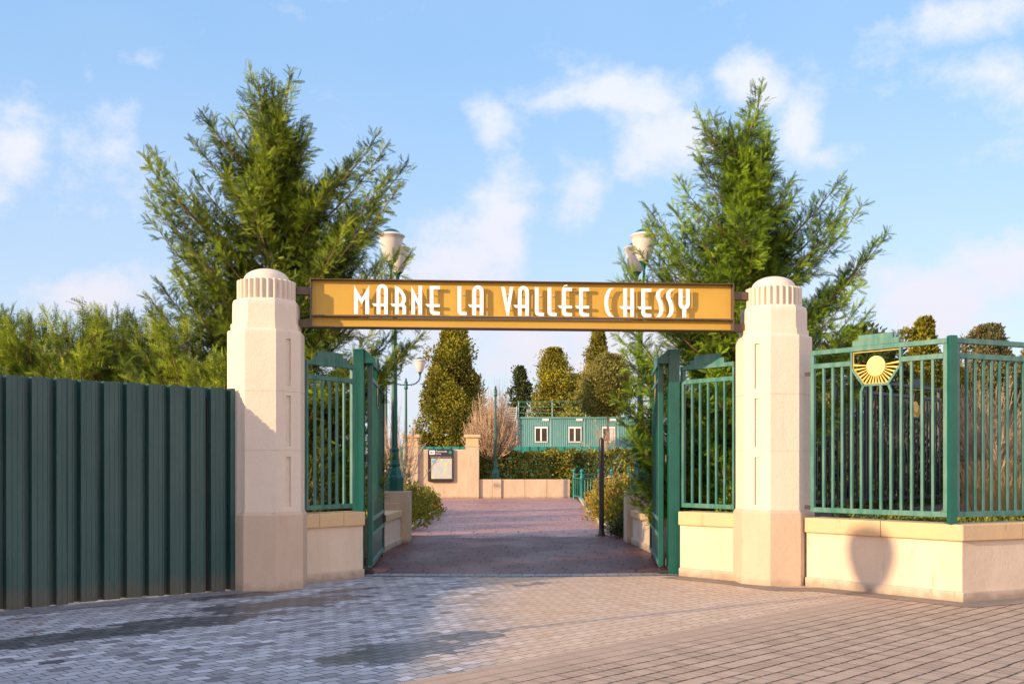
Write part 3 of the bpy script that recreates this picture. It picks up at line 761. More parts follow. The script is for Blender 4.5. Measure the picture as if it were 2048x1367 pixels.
# ------------------------------------------------------------------ hoarding on the left
M['hoard'] = simple('dark_green_corrugated_steel', (.014, .060, .056), (.034, .080, .074), 1.6, .36, stretch=(1.5, 1.5, .25), bs=3, bd=.004, spec=.35)
def sheetprofile(L, pitch, phase=0):
    pts = []; x = -phase
    while x < L:
        for a, d in ((0, 0), (.055, 0), (.058, -.003), (.062, 0), (.112, 0), (.115, -.003), (.119, 0), (pitch-.098, 0), (pitch-.094, .008), (pitch-.084, .008), (pitch-.078, -.085), (pitch-.008, -.085)):
            if 0 <= x+a <= L: pts.append((x+a, d))
        x += pitch
    return pts
def hoarding_sheet(t, p0, d, nrm_, L, z0, z1, pitch=.262, phase=0, lean=0):
    pr = sheetprofile(L, pitch, phase)
    vs = []; fs = []; n_ = len(pr)
    for z in (z0, (z0+z1)/2, z1):
        for a, b in pr:
            q = p0+d*a+nrm_*(b+lean*(z/2.5)+.004*math.sin(a*2.1+z*1.3)); vs.append((q.x, q.y, z))
    for r_ in range(2):
        for i in range(n_-1): fs.append((r_*n_+i, r_*n_+i+1, (r_+1)*n_+i+1, (r_+1)*n_+i))
    m = MB(); m.add(vs, fs); o = m.build('steel_sheet', M['hoard'], t)
    s = o.modifiers.new('thickness', 'SOLIDIFY'); s.thickness = .0016
    return o
t = thing('steel_hoarding', 'tall dark green corrugated steel hoarding left of the left pillar', 'hoarding', tuple(h0))
x = 7.9; k = 0
nrmh = hn
while x > 0:
    L = 1.048 if k else 1.0
    L = min(L, x)
    p0 = h0+hd*(x-L)
    hoarding_sheet(t, p0+hn*(.004*(k % 2)), hd, hn, L+.04, .012+.012*(k % 2), 2.505+.004*(x-L > 6)+(.008*((k*7) % 3-1)), phase=.10)
    x -= L; k += 1
for k in range(4):
    p = h1-hd*(.3+2.3*k)-hn*.10
    MB().box((p.x, p.y, 1.2), (.07, .07, 2.36), rz=math.atan2(hd.y, hd.x)).build('post', M['black'], t)
# its return, out of frame on the left, which shades the left part of the plaza
t = thing('steel_hoarding', 'return run of dark green steel hoarding, out of the picture on the left', 'hoarding', (-9.2, 6, 0))
hoarding_sheet(t, Vector((-9.2, -14, 0)), Vector((0, 1, 0)), Vector((1, 0, 0)), 19.6, .012, 2.5)
hoarding_sheet(t, Vector((-9.2, 5.6, 0)), (h0-Vector((-9.2, 5.6, 0))).normalized(), hn, (h0-Vector((-9.2, 5.6, 0))).length, .012, 2.5)

# ------------------------------------------------------------------ piers and inner walls
def pier(px, Y, sgn, label):
    t = thing('stone_pier', label, 'pier', (px, Y, 0), 'lamp piers behind the gate')
    MB().box((px, Y+.30, .515), (.62, .60, 1.03)).build('pier_block', M['farwall'], t, bevel=.01)
    # thickening with a lower top on the side away from the path
    MB().box((px+sgn*.02, Y-.02, .40), (.34, .06, .80)).build('pilaster', M['farwall'], t, bevel=.008)
    return t
pier(-2.37, 20.95, -1, 'squat stone pier carrying the tall lamp on the left')
pier(2.60, 20.95, 1, 'squat stone pier carrying the tall lamp on the right')
def inner_wall(pts, label):
    return low_wall(pts, label, joints=[(0, .9), (0, 1.7)], top=.66, cap=.13, thick=.25)
inner_wall([(-2.30, 20.9), (-2.42, 17.6)][::-1] if False else [(-2.36, 17.6), (-2.22, 20.9)], 'low inner wall running from the left gate leaf back to its pier')
inner_wall([(2.40, 20.9), (2.52, 17.6)], 'low inner wall running from the right gate leaf back to its pier')

# kerbs
def kerb(pts, label):
    t = tag(MB().prism(strip(pts, .0, .14), -.01, .13).build('kerb', M['kerb'], bevel=.02), label, 'kerb')
    return t
kerb([(-2.36, 25.3), (-2.34, 30), (-2.36, 36.6)], 'pale stone kerb of the left planting bed')
kerb([(3.05, 48), (2.55, 37), (2.25, 27.2), (2.3, 23.5)], 'pale stone kerb of the right planting bed')

# bollard post
p = G(1203, 1071)
t = thing('bollard', 'tall slim black pole standing alone on the path', 'pole', (p.x, p.y, 0))
MB().lathe([(.056, .03), (.056, 2.10), (.05, 2.135), (.03, 2.155), (.004, 2.16)], (p.x, p.y, 0), 20).build('pole', M['black'], t, smooth=40)
MB().lathe([(.075, .016), (.072, .06), (.058, .11), (.057, .14)], (p.x, p.y, 0), 20).build('collar', M['black'], t, smooth=40)
MB().box((p.x, p.y, .010), (.26, .26, .014)).build('base_plate', M['black'], t)
for a in (-1, 1):
    for b in (-1, 1): MB().lathe([(.012, .017), (.012, .035)], (p.x+a*.1, p.y+b*.1, 0), 6).build('bolt', M['bolt'], t)

# ------------------------------------------------------------------ lamps
def lamp(label, arms=2, name='street_lamp', group='green twin-globe lamps along the path', globes=True):
    t = thing(name, label, 'street lamp', (0, 0, 0), group)
    g = M['green']; c = (0, 0, 0)
    m = MB()
    m.lathe([(.205, 0), (.205, .26), (.19, .30), (.165, .32), (.150, .40), (.115, .47), (.11, .50), (.125, .52), (.125, .55), (.10, .57), (.092, .80), (.102, .81), (.102, .85), (.072, .87)], c, 8, off=R(22.5))
    m.build('base', g, t)
    MB().lathe([(.066, .86), (.048, 3.85)], c, 12).build('pole', g, t, smooth=40)
    MB().lathe([(.06, 3.80), (.085, 3.84), (.085, 3.88), (.065, 3.92), (.08, 4.0), (.075, 4.12), (.05, 4.15), (.03, 4.18), (.045, 4.22), (.03, 4.27), (.004, 4.30)], c, 16).build('finial', g, t, smooth=50)
    if not globes: return t
    for s in ((-1, 1) if arms == 2 else ()):
        m = MB(); pts = [(0, 0, 3.98)]+[(s*(.16+.44*math.sin(R(q))), 0, 4.36-.36*math.cos(R(q))) for q in range(0, 91, 9)]+[(s*.60, 0, 4.42)]
        m.tube(pts, .026, 8)
        for q in range(10, 90, 13):
            x = s*(.16+.47*math.sin(R(q))); z = 4.36-.40*math.cos(R(q)); m.box((x, 0, z), (.03, .03, .03))
        m.build('arm', g, t, smooth=40)
        gl = MB().lathe([(.095, 4.54), (.135, 4.60), (.175, 4.70), (.208, 4.82), (.232, 4.94), (.245, 5.00), (.272, 5.02), (.277, 5.035), (.262, 5.05), (.22, 5.075), (.15, 5.105)], (s*.60, 0, 0), 32).build('globe', M['globe'], t, smooth=50)
        MB().lathe([(.035, 4.38), (.04, 4.44), (.06, 4.50), (.10, 4.53), (.10, 4.545)], (s*.60, 0, 0), 20).build('globe_cup', g, t, smooth=50)
        MB().lathe([(.185, 5.088), (.175, 5.105), (.14, 5.135), (.08, 5.165), (.004, 5.178)], (s*.60, 0, 0), 28).build('globe_cap', g, t, smooth=50)
    return t
L1 = lamp('tall green lamp with white globes on the left pier'); L1.location = (-2.385, 21.3, 1.03); L1.rotation_euler = (0, 0, R(90))
dup(L1, (2.60, 21.3, 1.03), R(90), 'tall green lamp with white globes on the right pier, behind the conifer')
dup(L1, ((812-CX)/F*45, 45, 1.0), R(0), 'distant green lamp with curved arms before the left wall pillar')
dup(L1, ((772-CX)/F*41, 41, .97), R(20), 'distant green lamp mostly hidden behind the nearer left lamp')
q = lamp('green lamp post without globes rising from the hedge', name='lamp_post', group=None, globes=False); q.location = ((991-CX)/F*50.7, 50.7, .9); q.scale = (1, 1, 1.045)
# the lamp standing behind the photographer, whose globe throws the round shadow on the wall
tg = P(1737, 1108, 12.8); HL = 4.98; dist = (HL-tg.z)/math.tan(R(EL))
lp = (tg.x-dist*math.sin(R(AZ)), tg.y-dist*math.cos(R(AZ)))
t = thing('street_lamp', 'single-globe green lamp out of the picture behind the camera, left', 'street lamp', (lp[0], lp[1], 0))
c = (lp[0], lp[1], 0)
MB().lathe([(.205, 0), (.205, .26), (.165, .32), (.115, .47), (.125, .55), (.10, .57), (.092, .80), (.066, .87), (.045, 4.3), (.06, 4.45), (.10, 4.55)], c, 12).build('pole', M['green'], t, smooth=50)
MB().lathe([(.12, 4.54), (.20, 4.62), (.265, 4.74), (.315, 4.88), (.335, 5.0), (.335, 5.1), (.30, 5.20), (.23, 5.27), (.13, 5.31), (.004, 5.32)], c, 32).build('globe', M['globe'], t, smooth=50)

# ------------------------------------------------------------------ far plaza wall, pillars, map board
YB = 49.6
def fx(px, Y=YB): return (px-CX)/F*Y
def far_pillar(px, Y, w_, label):
    x = fx(px, Y)
    t = thing('wall_pillar', label, 'pillar', (x, Y, 0), 'square pillars of the far plaza wall')
    MB().box((x, Y+w_/2, 1.22), (w_, w_, 2.44)).build('shaft', M['farwall'], t, bevel=.01)
    MB().box((x, Y+w_/2, 2.475), (w_+.06, w_+.06, .07)).build('band', M['cap'], t, bevel=.01)
    MB().box((x, Y+w_/2, 2.685), (w_-.04, w_-.04, .35)).build('neck', M['cap'], t, bevel=.01)
    MB().box((x, Y+w_/2, 2.93), (w_+.16, w_+.16, .14)).build('cap', M['cap'], t, bevel=.02)
far_pillar(944.5, YB-.12, .63, 'square capped stone pillar right of the black map board')
far_pillar(821, YB-.12, .70, 'square capped stone pillar left of the black map board')
t = tag(MB().box(((fx(835)+fx(931))/2, YB+.2, 1.15), (fx(931)-fx(835)+.3, .3, 2.31)).build('tall_wall', M['farwall'], bevel=.01), 'tall stained stone wall panel carrying the map board', 'wall')
tag(MB().box((fx(924), YB+.03, 1.14), (fx(931)-fx(917)+.1, .05, 2.27)).build('pilaster', M['farwall'], bevel=.005), 'flat stone pilaster between the map board and the pillar', 'wall')
t = thing('low_wall', 'low stone wall closing the far end of the path', 'wall', (fx(958), YB, 0))
for a, b in ((958, 984.5), (1003, 1050), (1050, 1094), (1094, 1140)):
    MB().box(((fx(a)+fx(b))/2, YB+.2, .44), (fx(b)-fx(a)-.012, .4, .90)).build('wall_block', M['farwall'], t, bevel=.012)
MB().box(((fx(984.5)+fx(1003))/2, YB+.16, .44), (fx(1003)-fx(984.5)-.012, .48, .905)).build('carved_block', M['farwall'], t, bevel=.012)
M['carve'] = simple('carved_relief_stone', (.34, .3, .25), (.4, .36, .3), 6, .9)
m = MB(); cxm, czm = fx(993.5), .60
m.lathe([(.17, 0), (.17, .012), (.15, .012), (.15, 0)], (0, 0, 0), 28, caps=False)
m.v = [(cxm+v[0], YB-.081-v[2], czm+v[1]) for v in m.v]
for k in range(7): m.box((cxm-.105+.035*k, YB-.087, czm), (.012, .012, .2-.05*abs(k-3)/2), ry=R(-18+6*k))
m.build('carved_crest', M['carve'], t)
tag(MB().box((fx(826), 43.0, .49), (.42, .35, .98)).build('wall_end', M['farwall'], bevel=.01), 'short stone wall end left of the map board wall', 'wall')

bx0, bx1 = fx(856), fx(907); bz0 = H-(963-HZ)/F*YB; bz1 = H+(HZ-897.5)/F*YB; bw = bx1-bx0; bh = bz1-bz0
t = thing('map_board', 'black framed area map board mounted on the far stone wall', 'information board', ((bx0+bx1)/2, YB, bz0))
def rrect(x0, x1, z0, z1, r): 
    o = []
    for cx_, cz_, a in ((x1-r, z0+r, -90), (x1-r, z1-r, 0), (x0+r, z1-r, 90), (x0+r, z0+r, 180)):
        o += [(cx_+r*math.cos(R(a+q)), cz_+r*math.sin(R(a+q))) for q in range(0, 91, 15)]
    return o
frb = (Vector((1, 0, 0)), Vector((0, 0, 1)), Vector((0, -1, 0))); OB = Vector((0, YB, 0))
MB().plate(rrect(bx0, bx1, bz0, bz1, .09), frb, OB, -.04, .10).build('frame', M['black'], t, bevel=.006)
hz = bz1-.20*bh
M['navy'] = simple('navy_header', (.035, .028, .06), None, 4, .35)
MB().plate([(bx0+.05, hz+.02), (bx1-.05, hz+.02), (bx1-.05, bz1-.05), (bx0+.05, bz1-.05)], frb, OB, .10, .104).build('header', M['navy'], t)
MB().plate(rrect(bx0+.075, bx0+.33, hz+.05, bz1-.06, .03), frb, OB, .104, .108).build('logo_plate', M['white'], t)
M['grey_ink'] = simple('grey_ink', (.2, .2, .26), None, 4, .6); M['pink_ink'] = simple('pink_ink', (.55, .3, .4), None, 4, .6)
MB().plate([(bx0+.11, hz+.09), (bx0+.19, hz+.09), (bx0+.19, bz1-.12), (bx0+.11, bz1-.12)], frb, OB, .108, .110).build('logo_mark', M['grey_ink'], t)
MB().plate([(bx0+.22, hz+.09), (bx0+.29, hz+.09), (bx0+.29, bz1-.12), (bx0+.22, bz1-.12)], frb, OB, .108, .110).build('logo_mark', M['pink_ink'], t)
m = MB(); M['teal_ink'] = simple('teal_roundel', (.01, .25, .16), None, 4, .5)
m.plate([(bx1-.15+.07*math.cos(R(q)), (hz+bz1)/2+.07*math.sin(R(q))) for q in range(0, 360, 20)], frb, OB, .104, .108); m.build('roundel', M['teal_ink'], t)
def text(s, size, x, z, y, mat, name='lettering'):
    cu = bpy.data.curves.new('txt', 'FONT'); cu.body = s; cu.size = size; cu.extrude = .002
    ob = bpy.data.objects.new('txt', cu); col.objects.link(ob)
    me = bpy.data.meshes.new_from_object(ob); bpy.data.objects.remove(ob)
    o = bpy.data.objects.new(name, me); col.objects.link(o); me.materials.clear(); me.materials.append(mat)
    o.rotation_euler = (R(90), 0, 0); tl = Vector(t['_o']); o.location = Vector((x, y, z))-tl; o.parent = t
text('Promenade', .115, bx0+.37, hz+.165, YB-.108, M['white']); text('Disney', .095, bx0+.37, hz+.065, YB-.108, M['white'])
# the printed map
def mat_map():
    m, n, b, _ = new_mat('printed_map'); p = pos(n)
    s = n.n('ShaderNodeSeparateXYZ'); n.put(s.inputs[0], p)
    q = n.scale(p, (1, 0, 1))
    v = n.n('ShaderNodeTexVoronoi', feature='DISTANCE_TO_EDGE'); n.put(v.inputs['Vector'], q); v.inputs['Scale'].default_value = 11
    c = n.mix(n.ss(n.noise(q, 4, 3), .4, .6), (.36, .41, .43), (.42, .44, .40))
    c = n.mix(n.ss(n.noise(n.scale(q, (1, 0, 1.2)), 5.5, 2), .60, .66), c, (.62, .30, .32))
    c = n.mix(n.ss(n.noise(n.scale(q, (1.1, 0, .9)), 4.2, 2), .58, .62), c, (.45, .58, .18))
    c = n.mix(n.m('MULTIPLY', n.m('SUBTRACT', 1, n.ss(v.outputs[0], .01, .05)), .6), c, (.55, .55, .53))
    n.put(b.inputs['Base Color'], c); b.inputs['Roughness'].default_value = .35
    return m
mx0, mx1, mz0, mz1 = bx0+.16, bx1-.07, bz0+.15, hz-.13
MB().plate([(mx0, mz0), (mx1, mz0), (mx1, mz1), (mx0, mz1)], frb, OB, .10, .104).build('map_sheet', mat_map(), t)
M['blue_ink'] = simple('blue_ink', (.12, .4, .6), None, 4, .6)
MB().plate([(mx0+.03, mz1-.20), (mx0+.15, mz1-.20), (mx0+.15, mz1-.04), (mx0+.03, mz1-.04)], frb, OB, .104, .107).build('map_key', M['blue_ink'], t)
m = MB()
for k in range(17): m.plate([(mx0-.03+.058*k, hz-.09), (mx0-.03+.058*k+.012+.02*((k*5) % 3)/2, hz-.09), (mx0-.03+.058*k+.02, hz-.035), (mx0-.03+.058*k+.008, hz-.03)], frb, OB, .10, .103)
m.build('header_strip', M['plinth'], t)

# teal site hoarding behind the hedge, corrugated
def teal_hoarding(label, a, b, h, pitch=.5, amp=.06, mat='tealh'):
    a, b = Vector(a), Vector(b); d = (b-a); L = d.length; d.normalize(); nr = Vector((d.y, -d.x, 0))
    vs, fs = [], []; x = 0; pts = []
    while x < L:
        for q, s_ in ((0, 0), (.45, 0), (.5, 1), (.95, 1)): pts.append((x+q*pitch, s_*amp))
        x += pitch
    for z in (0, h):
        for u_, s_ in pts: q = a+d*u_+nr*s_; vs.append((q.x, q.y, z))
    k = len(pts)
    fs = [(i, i+1, k+i+1, k+i) for i in range(k-1)]
    o = MB().add(vs, fs).build('site_hoarding', M[mat]); s = o.modifiers.new('thickness', 'SOLIDIFY'); s.thickness = .02
    return tag(o, label, 'hoarding')
_m = M['hoard']; _n = NT(_m.node_tree); _b = [x for x in _m.node_tree.nodes if x.type == 'BSDF_PRINCIPLED'][0]
_src = _b.inputs['Base Color'].links[0].from_socket; _p = pos(_n); _s = _n.n('ShaderNodeSeparateXYZ'); _n.put(_s.inputs[0], _p)
_f = _n.m('SUBTRACT', 1, _n.ss(_n.m('ADD', _s.outputs[2], _n.m('MULTIPLY', _n.noise(_n.scale(_p, (6, 6, 1)), 2, 5, .7), -.35)), -.10, .12))
_c = _n.mix(_n.m('MULTIPLY', _f, .6), _src, (.10, .08, .055))
_g = _n.ss(_n.noise(_n.scale(_p, (14, 14, .5)), 3, 4, .7), .60, .74)
_n.put(_b.inputs['Base Color'], _n.mix(_n.m('MULTIPLY', _g, .35), _c, (.16, .17, .14)))
M['tealh'] = simple('teal_site_steel', (.01, .22, .18), (.015, .19, .16), 1, .45)
M['tealh2'] = simple('weathered_teal_site_steel', (.07, .24, .23), (.09, .28, .26), 1, .5)
teal_hoarding('bright teal corrugated hoarding line behind the hedge and far wall', (-8, 60, 0), (14, 60.5, 0), 2.62)
teal_hoarding('faded teal corrugated hoarding behind the dry grass on the right', (7, 34, 0), (27, 35.5, 0), 2.62, .3, .03, 'tealh2')
# small rail and floodlight line on top of the right hoarding
t = thing('railing', 'thin dark rail running above the faded teal hoarding on the right', 'railing', (10, 33.4, 0))
MB().box((18, 33.45, 2.66), (16, .05, .05), rz=R(4.2)).build('rail', M['green_dark'], t)
for k in range(7): MB().box((10.5+2.4*k, 33.3+.08*k*2, 1.35), (.06, .06, 2.7)).build('post', M['green_dark'], t)

# ------------------------------------------------------------------ site cabins
YC = 76.0
def cabin(i, label):
    x0 = .42+2.44*i; x1 = x0+2.435
    t = thing('site_cabin', label, 'cabin', ((x0+x1)/2, YC, 0), 'row of stacked teal site cabins')
    # corrugated front
    m = MB(); pts = []; x = x0
    while x < x1-.001:
        for q, s_ in ((0, 0), (.07, 0), (.085, .02), (.14, .02)):
            if x+q <= x1: pts.append((x+q, YC+s_))
        x += .155
    pts.append((x1, YC)); pts += [(x1, YC+6), (x0, YC+6)]
    m.prism(pts, 0, 4.93); m.build('wall', M['cabin'], t)
    MB().box(((x0+x1)/2, YC+2.98, 4.99), (x1-x0-.004, 6.1, .12)).build('roof', M['cabin_trim'] if False else M['cabin'], t)
    MB().box((x1-.04, YC-.015, 3.6), (.07, .025, 2.7)).build('corner_post', M['cabin_trim'], t)
    MB().box((x1-.42, YC-.03, 4.88), (.46, .05, .24)).build('vent_plate', M['white'], t)
    wx = x0+1.70; wz = 3.85-.08
    if i == 3: return t
    m = MB()
    for a, b, c_, d_ in ((0, .72, 1.10, .03), (-.535, 0, .03, 1.47)): m.box((wx+a-.06, YC-.012, wz+b), (c_, .02, d_))
    m.build('shutter_guide', M['cabin_trim'], t)
    fw, fh = .93, 1.10
    wf = MB()
    for a, b, c_, d_ in ((0, fh/2-.04, fw, .12), (0, -fh/2+.03, fw, .06), (-fw/2+.03, 0, .06, fh-.18), (fw/2-.03, 0, .06, fh-.18), (-.02, 0, .11, fh-.18)): wf.box((wx+a, YC-.02, wz+b), (c_, .06, d_))
    wo = wf.build('window', M['white'], t)
    for s_ in (-1, 1):
        o = MB().box((wx+s_*.21, YC-.008, wz-.02), (.38, .02, fh-.16)).build('pane', M['glass'], wo)
    if i == 2: MB().box((wx+.21, YC-.028, wz-.02), (.30, .01, fh-.2)).build('blind', M['galv'], wo)
    return t
for i, l in enumerate(('leftmost teal site cabin, with tree shadow on its lower corner', 'second teal site cabin from the left, window with open curtains', 'third teal site cabin, half hidden by the thin tree, window with blind', 'rightmost teal site cabin, screened by the conifer')): cabin(i, l)
t = thing('roof_railing', 'thin teal safety railing along the site cabin roofs', 'railing', (.42, YC, 5.05))
for k in range(5):
    MB().box((.47+2.44*k, YC+.25, 5.63), (.07, .07, 1.16)).build('post', M['cabin_trim'], t)
for z in (5.35, 5.80, 6.17): MB().box((5.3, YC+.20, z), (9.9, .035, .045)).build('rail', M['tealh'], t)
t = thing('scaffold_stair', 'white slatted scaffold stair at the left end of the cabins', 'stair', (-.2, YC, 0))
for x_ in (-.52, .34):
    for y_ in (0, 1.0): MB().box((x_, YC-.2+y_, 2.9), (.06, .06, 5.8)).build('standard', M['galv'], t)
for k in range(9): MB().box((-.09, YC-.2, 4.7+.125*k), (.86, .03, .05)).build('slat', M['galv'], t)
for k in range(10): MB().box((-.42+.09*k, YC+.3, .45+.42*k), (.30, .9, .05)).build('tread', M['galv'], t)
MB().tube([(-.5, YC-.24, .4), (.35, YC-.24, 4.6)], .04, 4).build('stringer', M['galv'], t)
MB().tube([(-.5, YC-.24, 1.3), (.35, YC-.24, 5.5)], .03, 4).build('handrail', M['galv'], t)

# ------------------------------------------------------------------ teal picket railing with ball finials, bicycle
YR = 47.3
def picket(x0, y0, x1, y1, label, nb, post0=True):
    a, b = Vector((x0, y0, 0)), Vector((x1, y1, 0)); d = b-a; L = d.length
    t = thing('picket_railing', label, 'railing', tuple(a), None, math.atan2(d.y, d.x))
    g = M['green']; g = M['tealr']
    for x in ((0, L) if post0 else (L,)):
        MB().lathe([(.06, 0), (.06, .92), (.075, .94), (.075, 1.08), (.05, 1.12), (.035, 1.2), (.035, 1.22), (.07, 1.26), (.082, 1.31), (.07, 1.36), (.03, 1.39), (.004, 1.395)], (x, 0, 0), 12).build('post', g, t, smooth=50)
    for z in (1.16, .98, .16): MB().box((L/2, 0, z), (L, .035, .045)).build('rail', g, t)
    for k in range(nb): MB().box((L*(k+1)/(nb+1), 0, .57), (.035, .025, .80)).build('bar', g, t)
M['tealr'] = simple('teal_railing_paint', (.01, .19, .16), None, 3, .4)
picket(fx(1148, 48.5), 48.5, fx(1163.5, 45.5), 45.5, 'short teal railing bay nearest the low wall end', 3)
picket(fx(1164.5, 45.5), 45.6, fx(1198, 46.8), 46.8, 'teal railing bay with ball finials left of the black pole', 5)
picket(fx(1199, 46.8), 46.9, fx(1223, 47.5), 47.5, 'teal railing bay with ball finials right of the black pole', 4, False)
picket(fx(1224, 47.5), 47.6, fx(1257, 48), 48, 'teal railing bay in front of the bicycle', 6, False)
t = thing('bicycle', 'grey bicycle parked behind the teal railing', 'bicycle', (fx(1240, 49.5), 49.5, 0))
bxx = fx(1240, 49.5)
def ringy(cx_, cz_, r, tr, y): return [(cx_+r*math.cos(R(q)), y, cz_+r*math.sin(R(q))) for q in range(0, 361, 15)]
for s_ in (-1, 1):
    wh = MB().tube(ringy(bxx+s_*.52, .36+.3, .33, .02, 49.5), .025, 6).build('wheel', M['galv'], t)
    m = MB()
    for q in range(0, 180, 20): m.tube([(bxx+s_*.52-.31*math.cos(R(q)), 49.5, .66-.31*math.sin(R(q))), (bxx+s_*.52+.31*math.cos(R(q)), 49.5, .66+.31*math.sin(R(q)))], .004, 4)
    m.build('spokes', M['galv'], wh)
m = MB()
B = lambda x, z: (bxx+x, 49.5, z+.3)
for a, b in ((B(-.52, .36), B(-.08, .30)), (B(-.08, .30), B(-.18, .82)), (B(-.18, .78), B(.38, .80)), (B(-.08, .30), B(.40, .74)), (B(-.52, .36), B(-.17, .76)), (B(.36, .86), B(.52, .36))): m.tube([a, b], .018, 6)
m.build('frame', M['black'], t)
MB().tube([(bxx+.34, 49.25, 1.20), (bxx+.35, 49.5, 1.22), (bxx+.34, 49.75, 1.20)], .014, 6).build('handlebar', M['black'], t)
MB().box((bxx-.2, 49.5, 1.16), (.26, .12, .05)).build('saddle', M['black'], t, bevel=.02)
sheet('bicycle_parking', [(3.2, 48.6), (9.5, 48.6), (9.5, 51.8), (3.2, 51.8)], .0, M['setts'])

# ------------------------------------------------------------------ foliage machinery
def frond_template(seed, nl=9):
    r = np.random.default_rng(seed); tris = []
    def tri(a, b, c): tris.append([a, b, c])
    tri((0, -.02, 0), (0, .02, 0), (1, 0, .0))
    for i in range(nl):
        t_ = .06+.9*i/nl
        for s_ in (-1, 1):
            l = .36*(1-t_)**.55*(.7+.5*r.random())*(1 if t_ > .2 else .6)
            an = R(40+18*r.random()); w_ = .045
            x0 = t_+.02*r.random(); z = -.10*t_**2
            dx, dy = math.cos(an), math.sin(an)*s_
            tri((x0-w_*.6, 0, z), (x0+w_*.9, 0, z), (x0+l*dx, l*dy, z+.10*l*(r.random()-.2)))
            # small secondary barb
            xm, ym = x0+l*dx*.45, l*dy*.45
            tri((xm-.02, ym, z), (xm+.03, ym, z), (xm+l*.55, ym+l*.12*s_, z+.04))
    return np.array(tris).reshape(-1, 3)
FT = [frond_template(s) for s in (1, 2, 3)]
FT_lo = [frond_template(s, 5) for s in (4, 5, 6)]
def norm(a): return a/np.maximum(np.linalg.norm(a, axis=1, keepdims=True), 1e-9)
def place(tpls, O_, Dv, Nv, S_, Wd=None):
    """instances of templates at O_, along Dv, with normals near Nv"""
    D_ = norm(Dv); B_ = norm(np.cross(Nv, D_)); N_ = np.cross(D_, B_)
    Vs = []; k = rng.integers(0, len(tpls), len(O_))
    Wd = np.ones(len(O_)) if Wd is None else Wd
    for i, T in enumerate(tpls):
        q = k == i
        if not q.any(): continue
        o, d, b, n_, s, wd = O_[q], D_[q], B_[q], N_[q], S_[q], Wd[q]
        v = o[:, None]+(T[None, :, 0, None]*d[:, None]+T[None, :, 1, None]*b[:, None]*wd[:, None, None]+T[None, :, 2, None]*n_[:, None])*s[:, None, None]
        Vs.append(v.reshape(-1, 3))
    V = np.concatenate(Vs); return V, np.arange(len(V)).reshape(-1, 3)
LEAF = [np.array([(0, 0, 0), (.5, -.32, .05), (1, 0, -.05), (0, 0, 0), (1, 0, -.05), (.5, .32, .05)])]

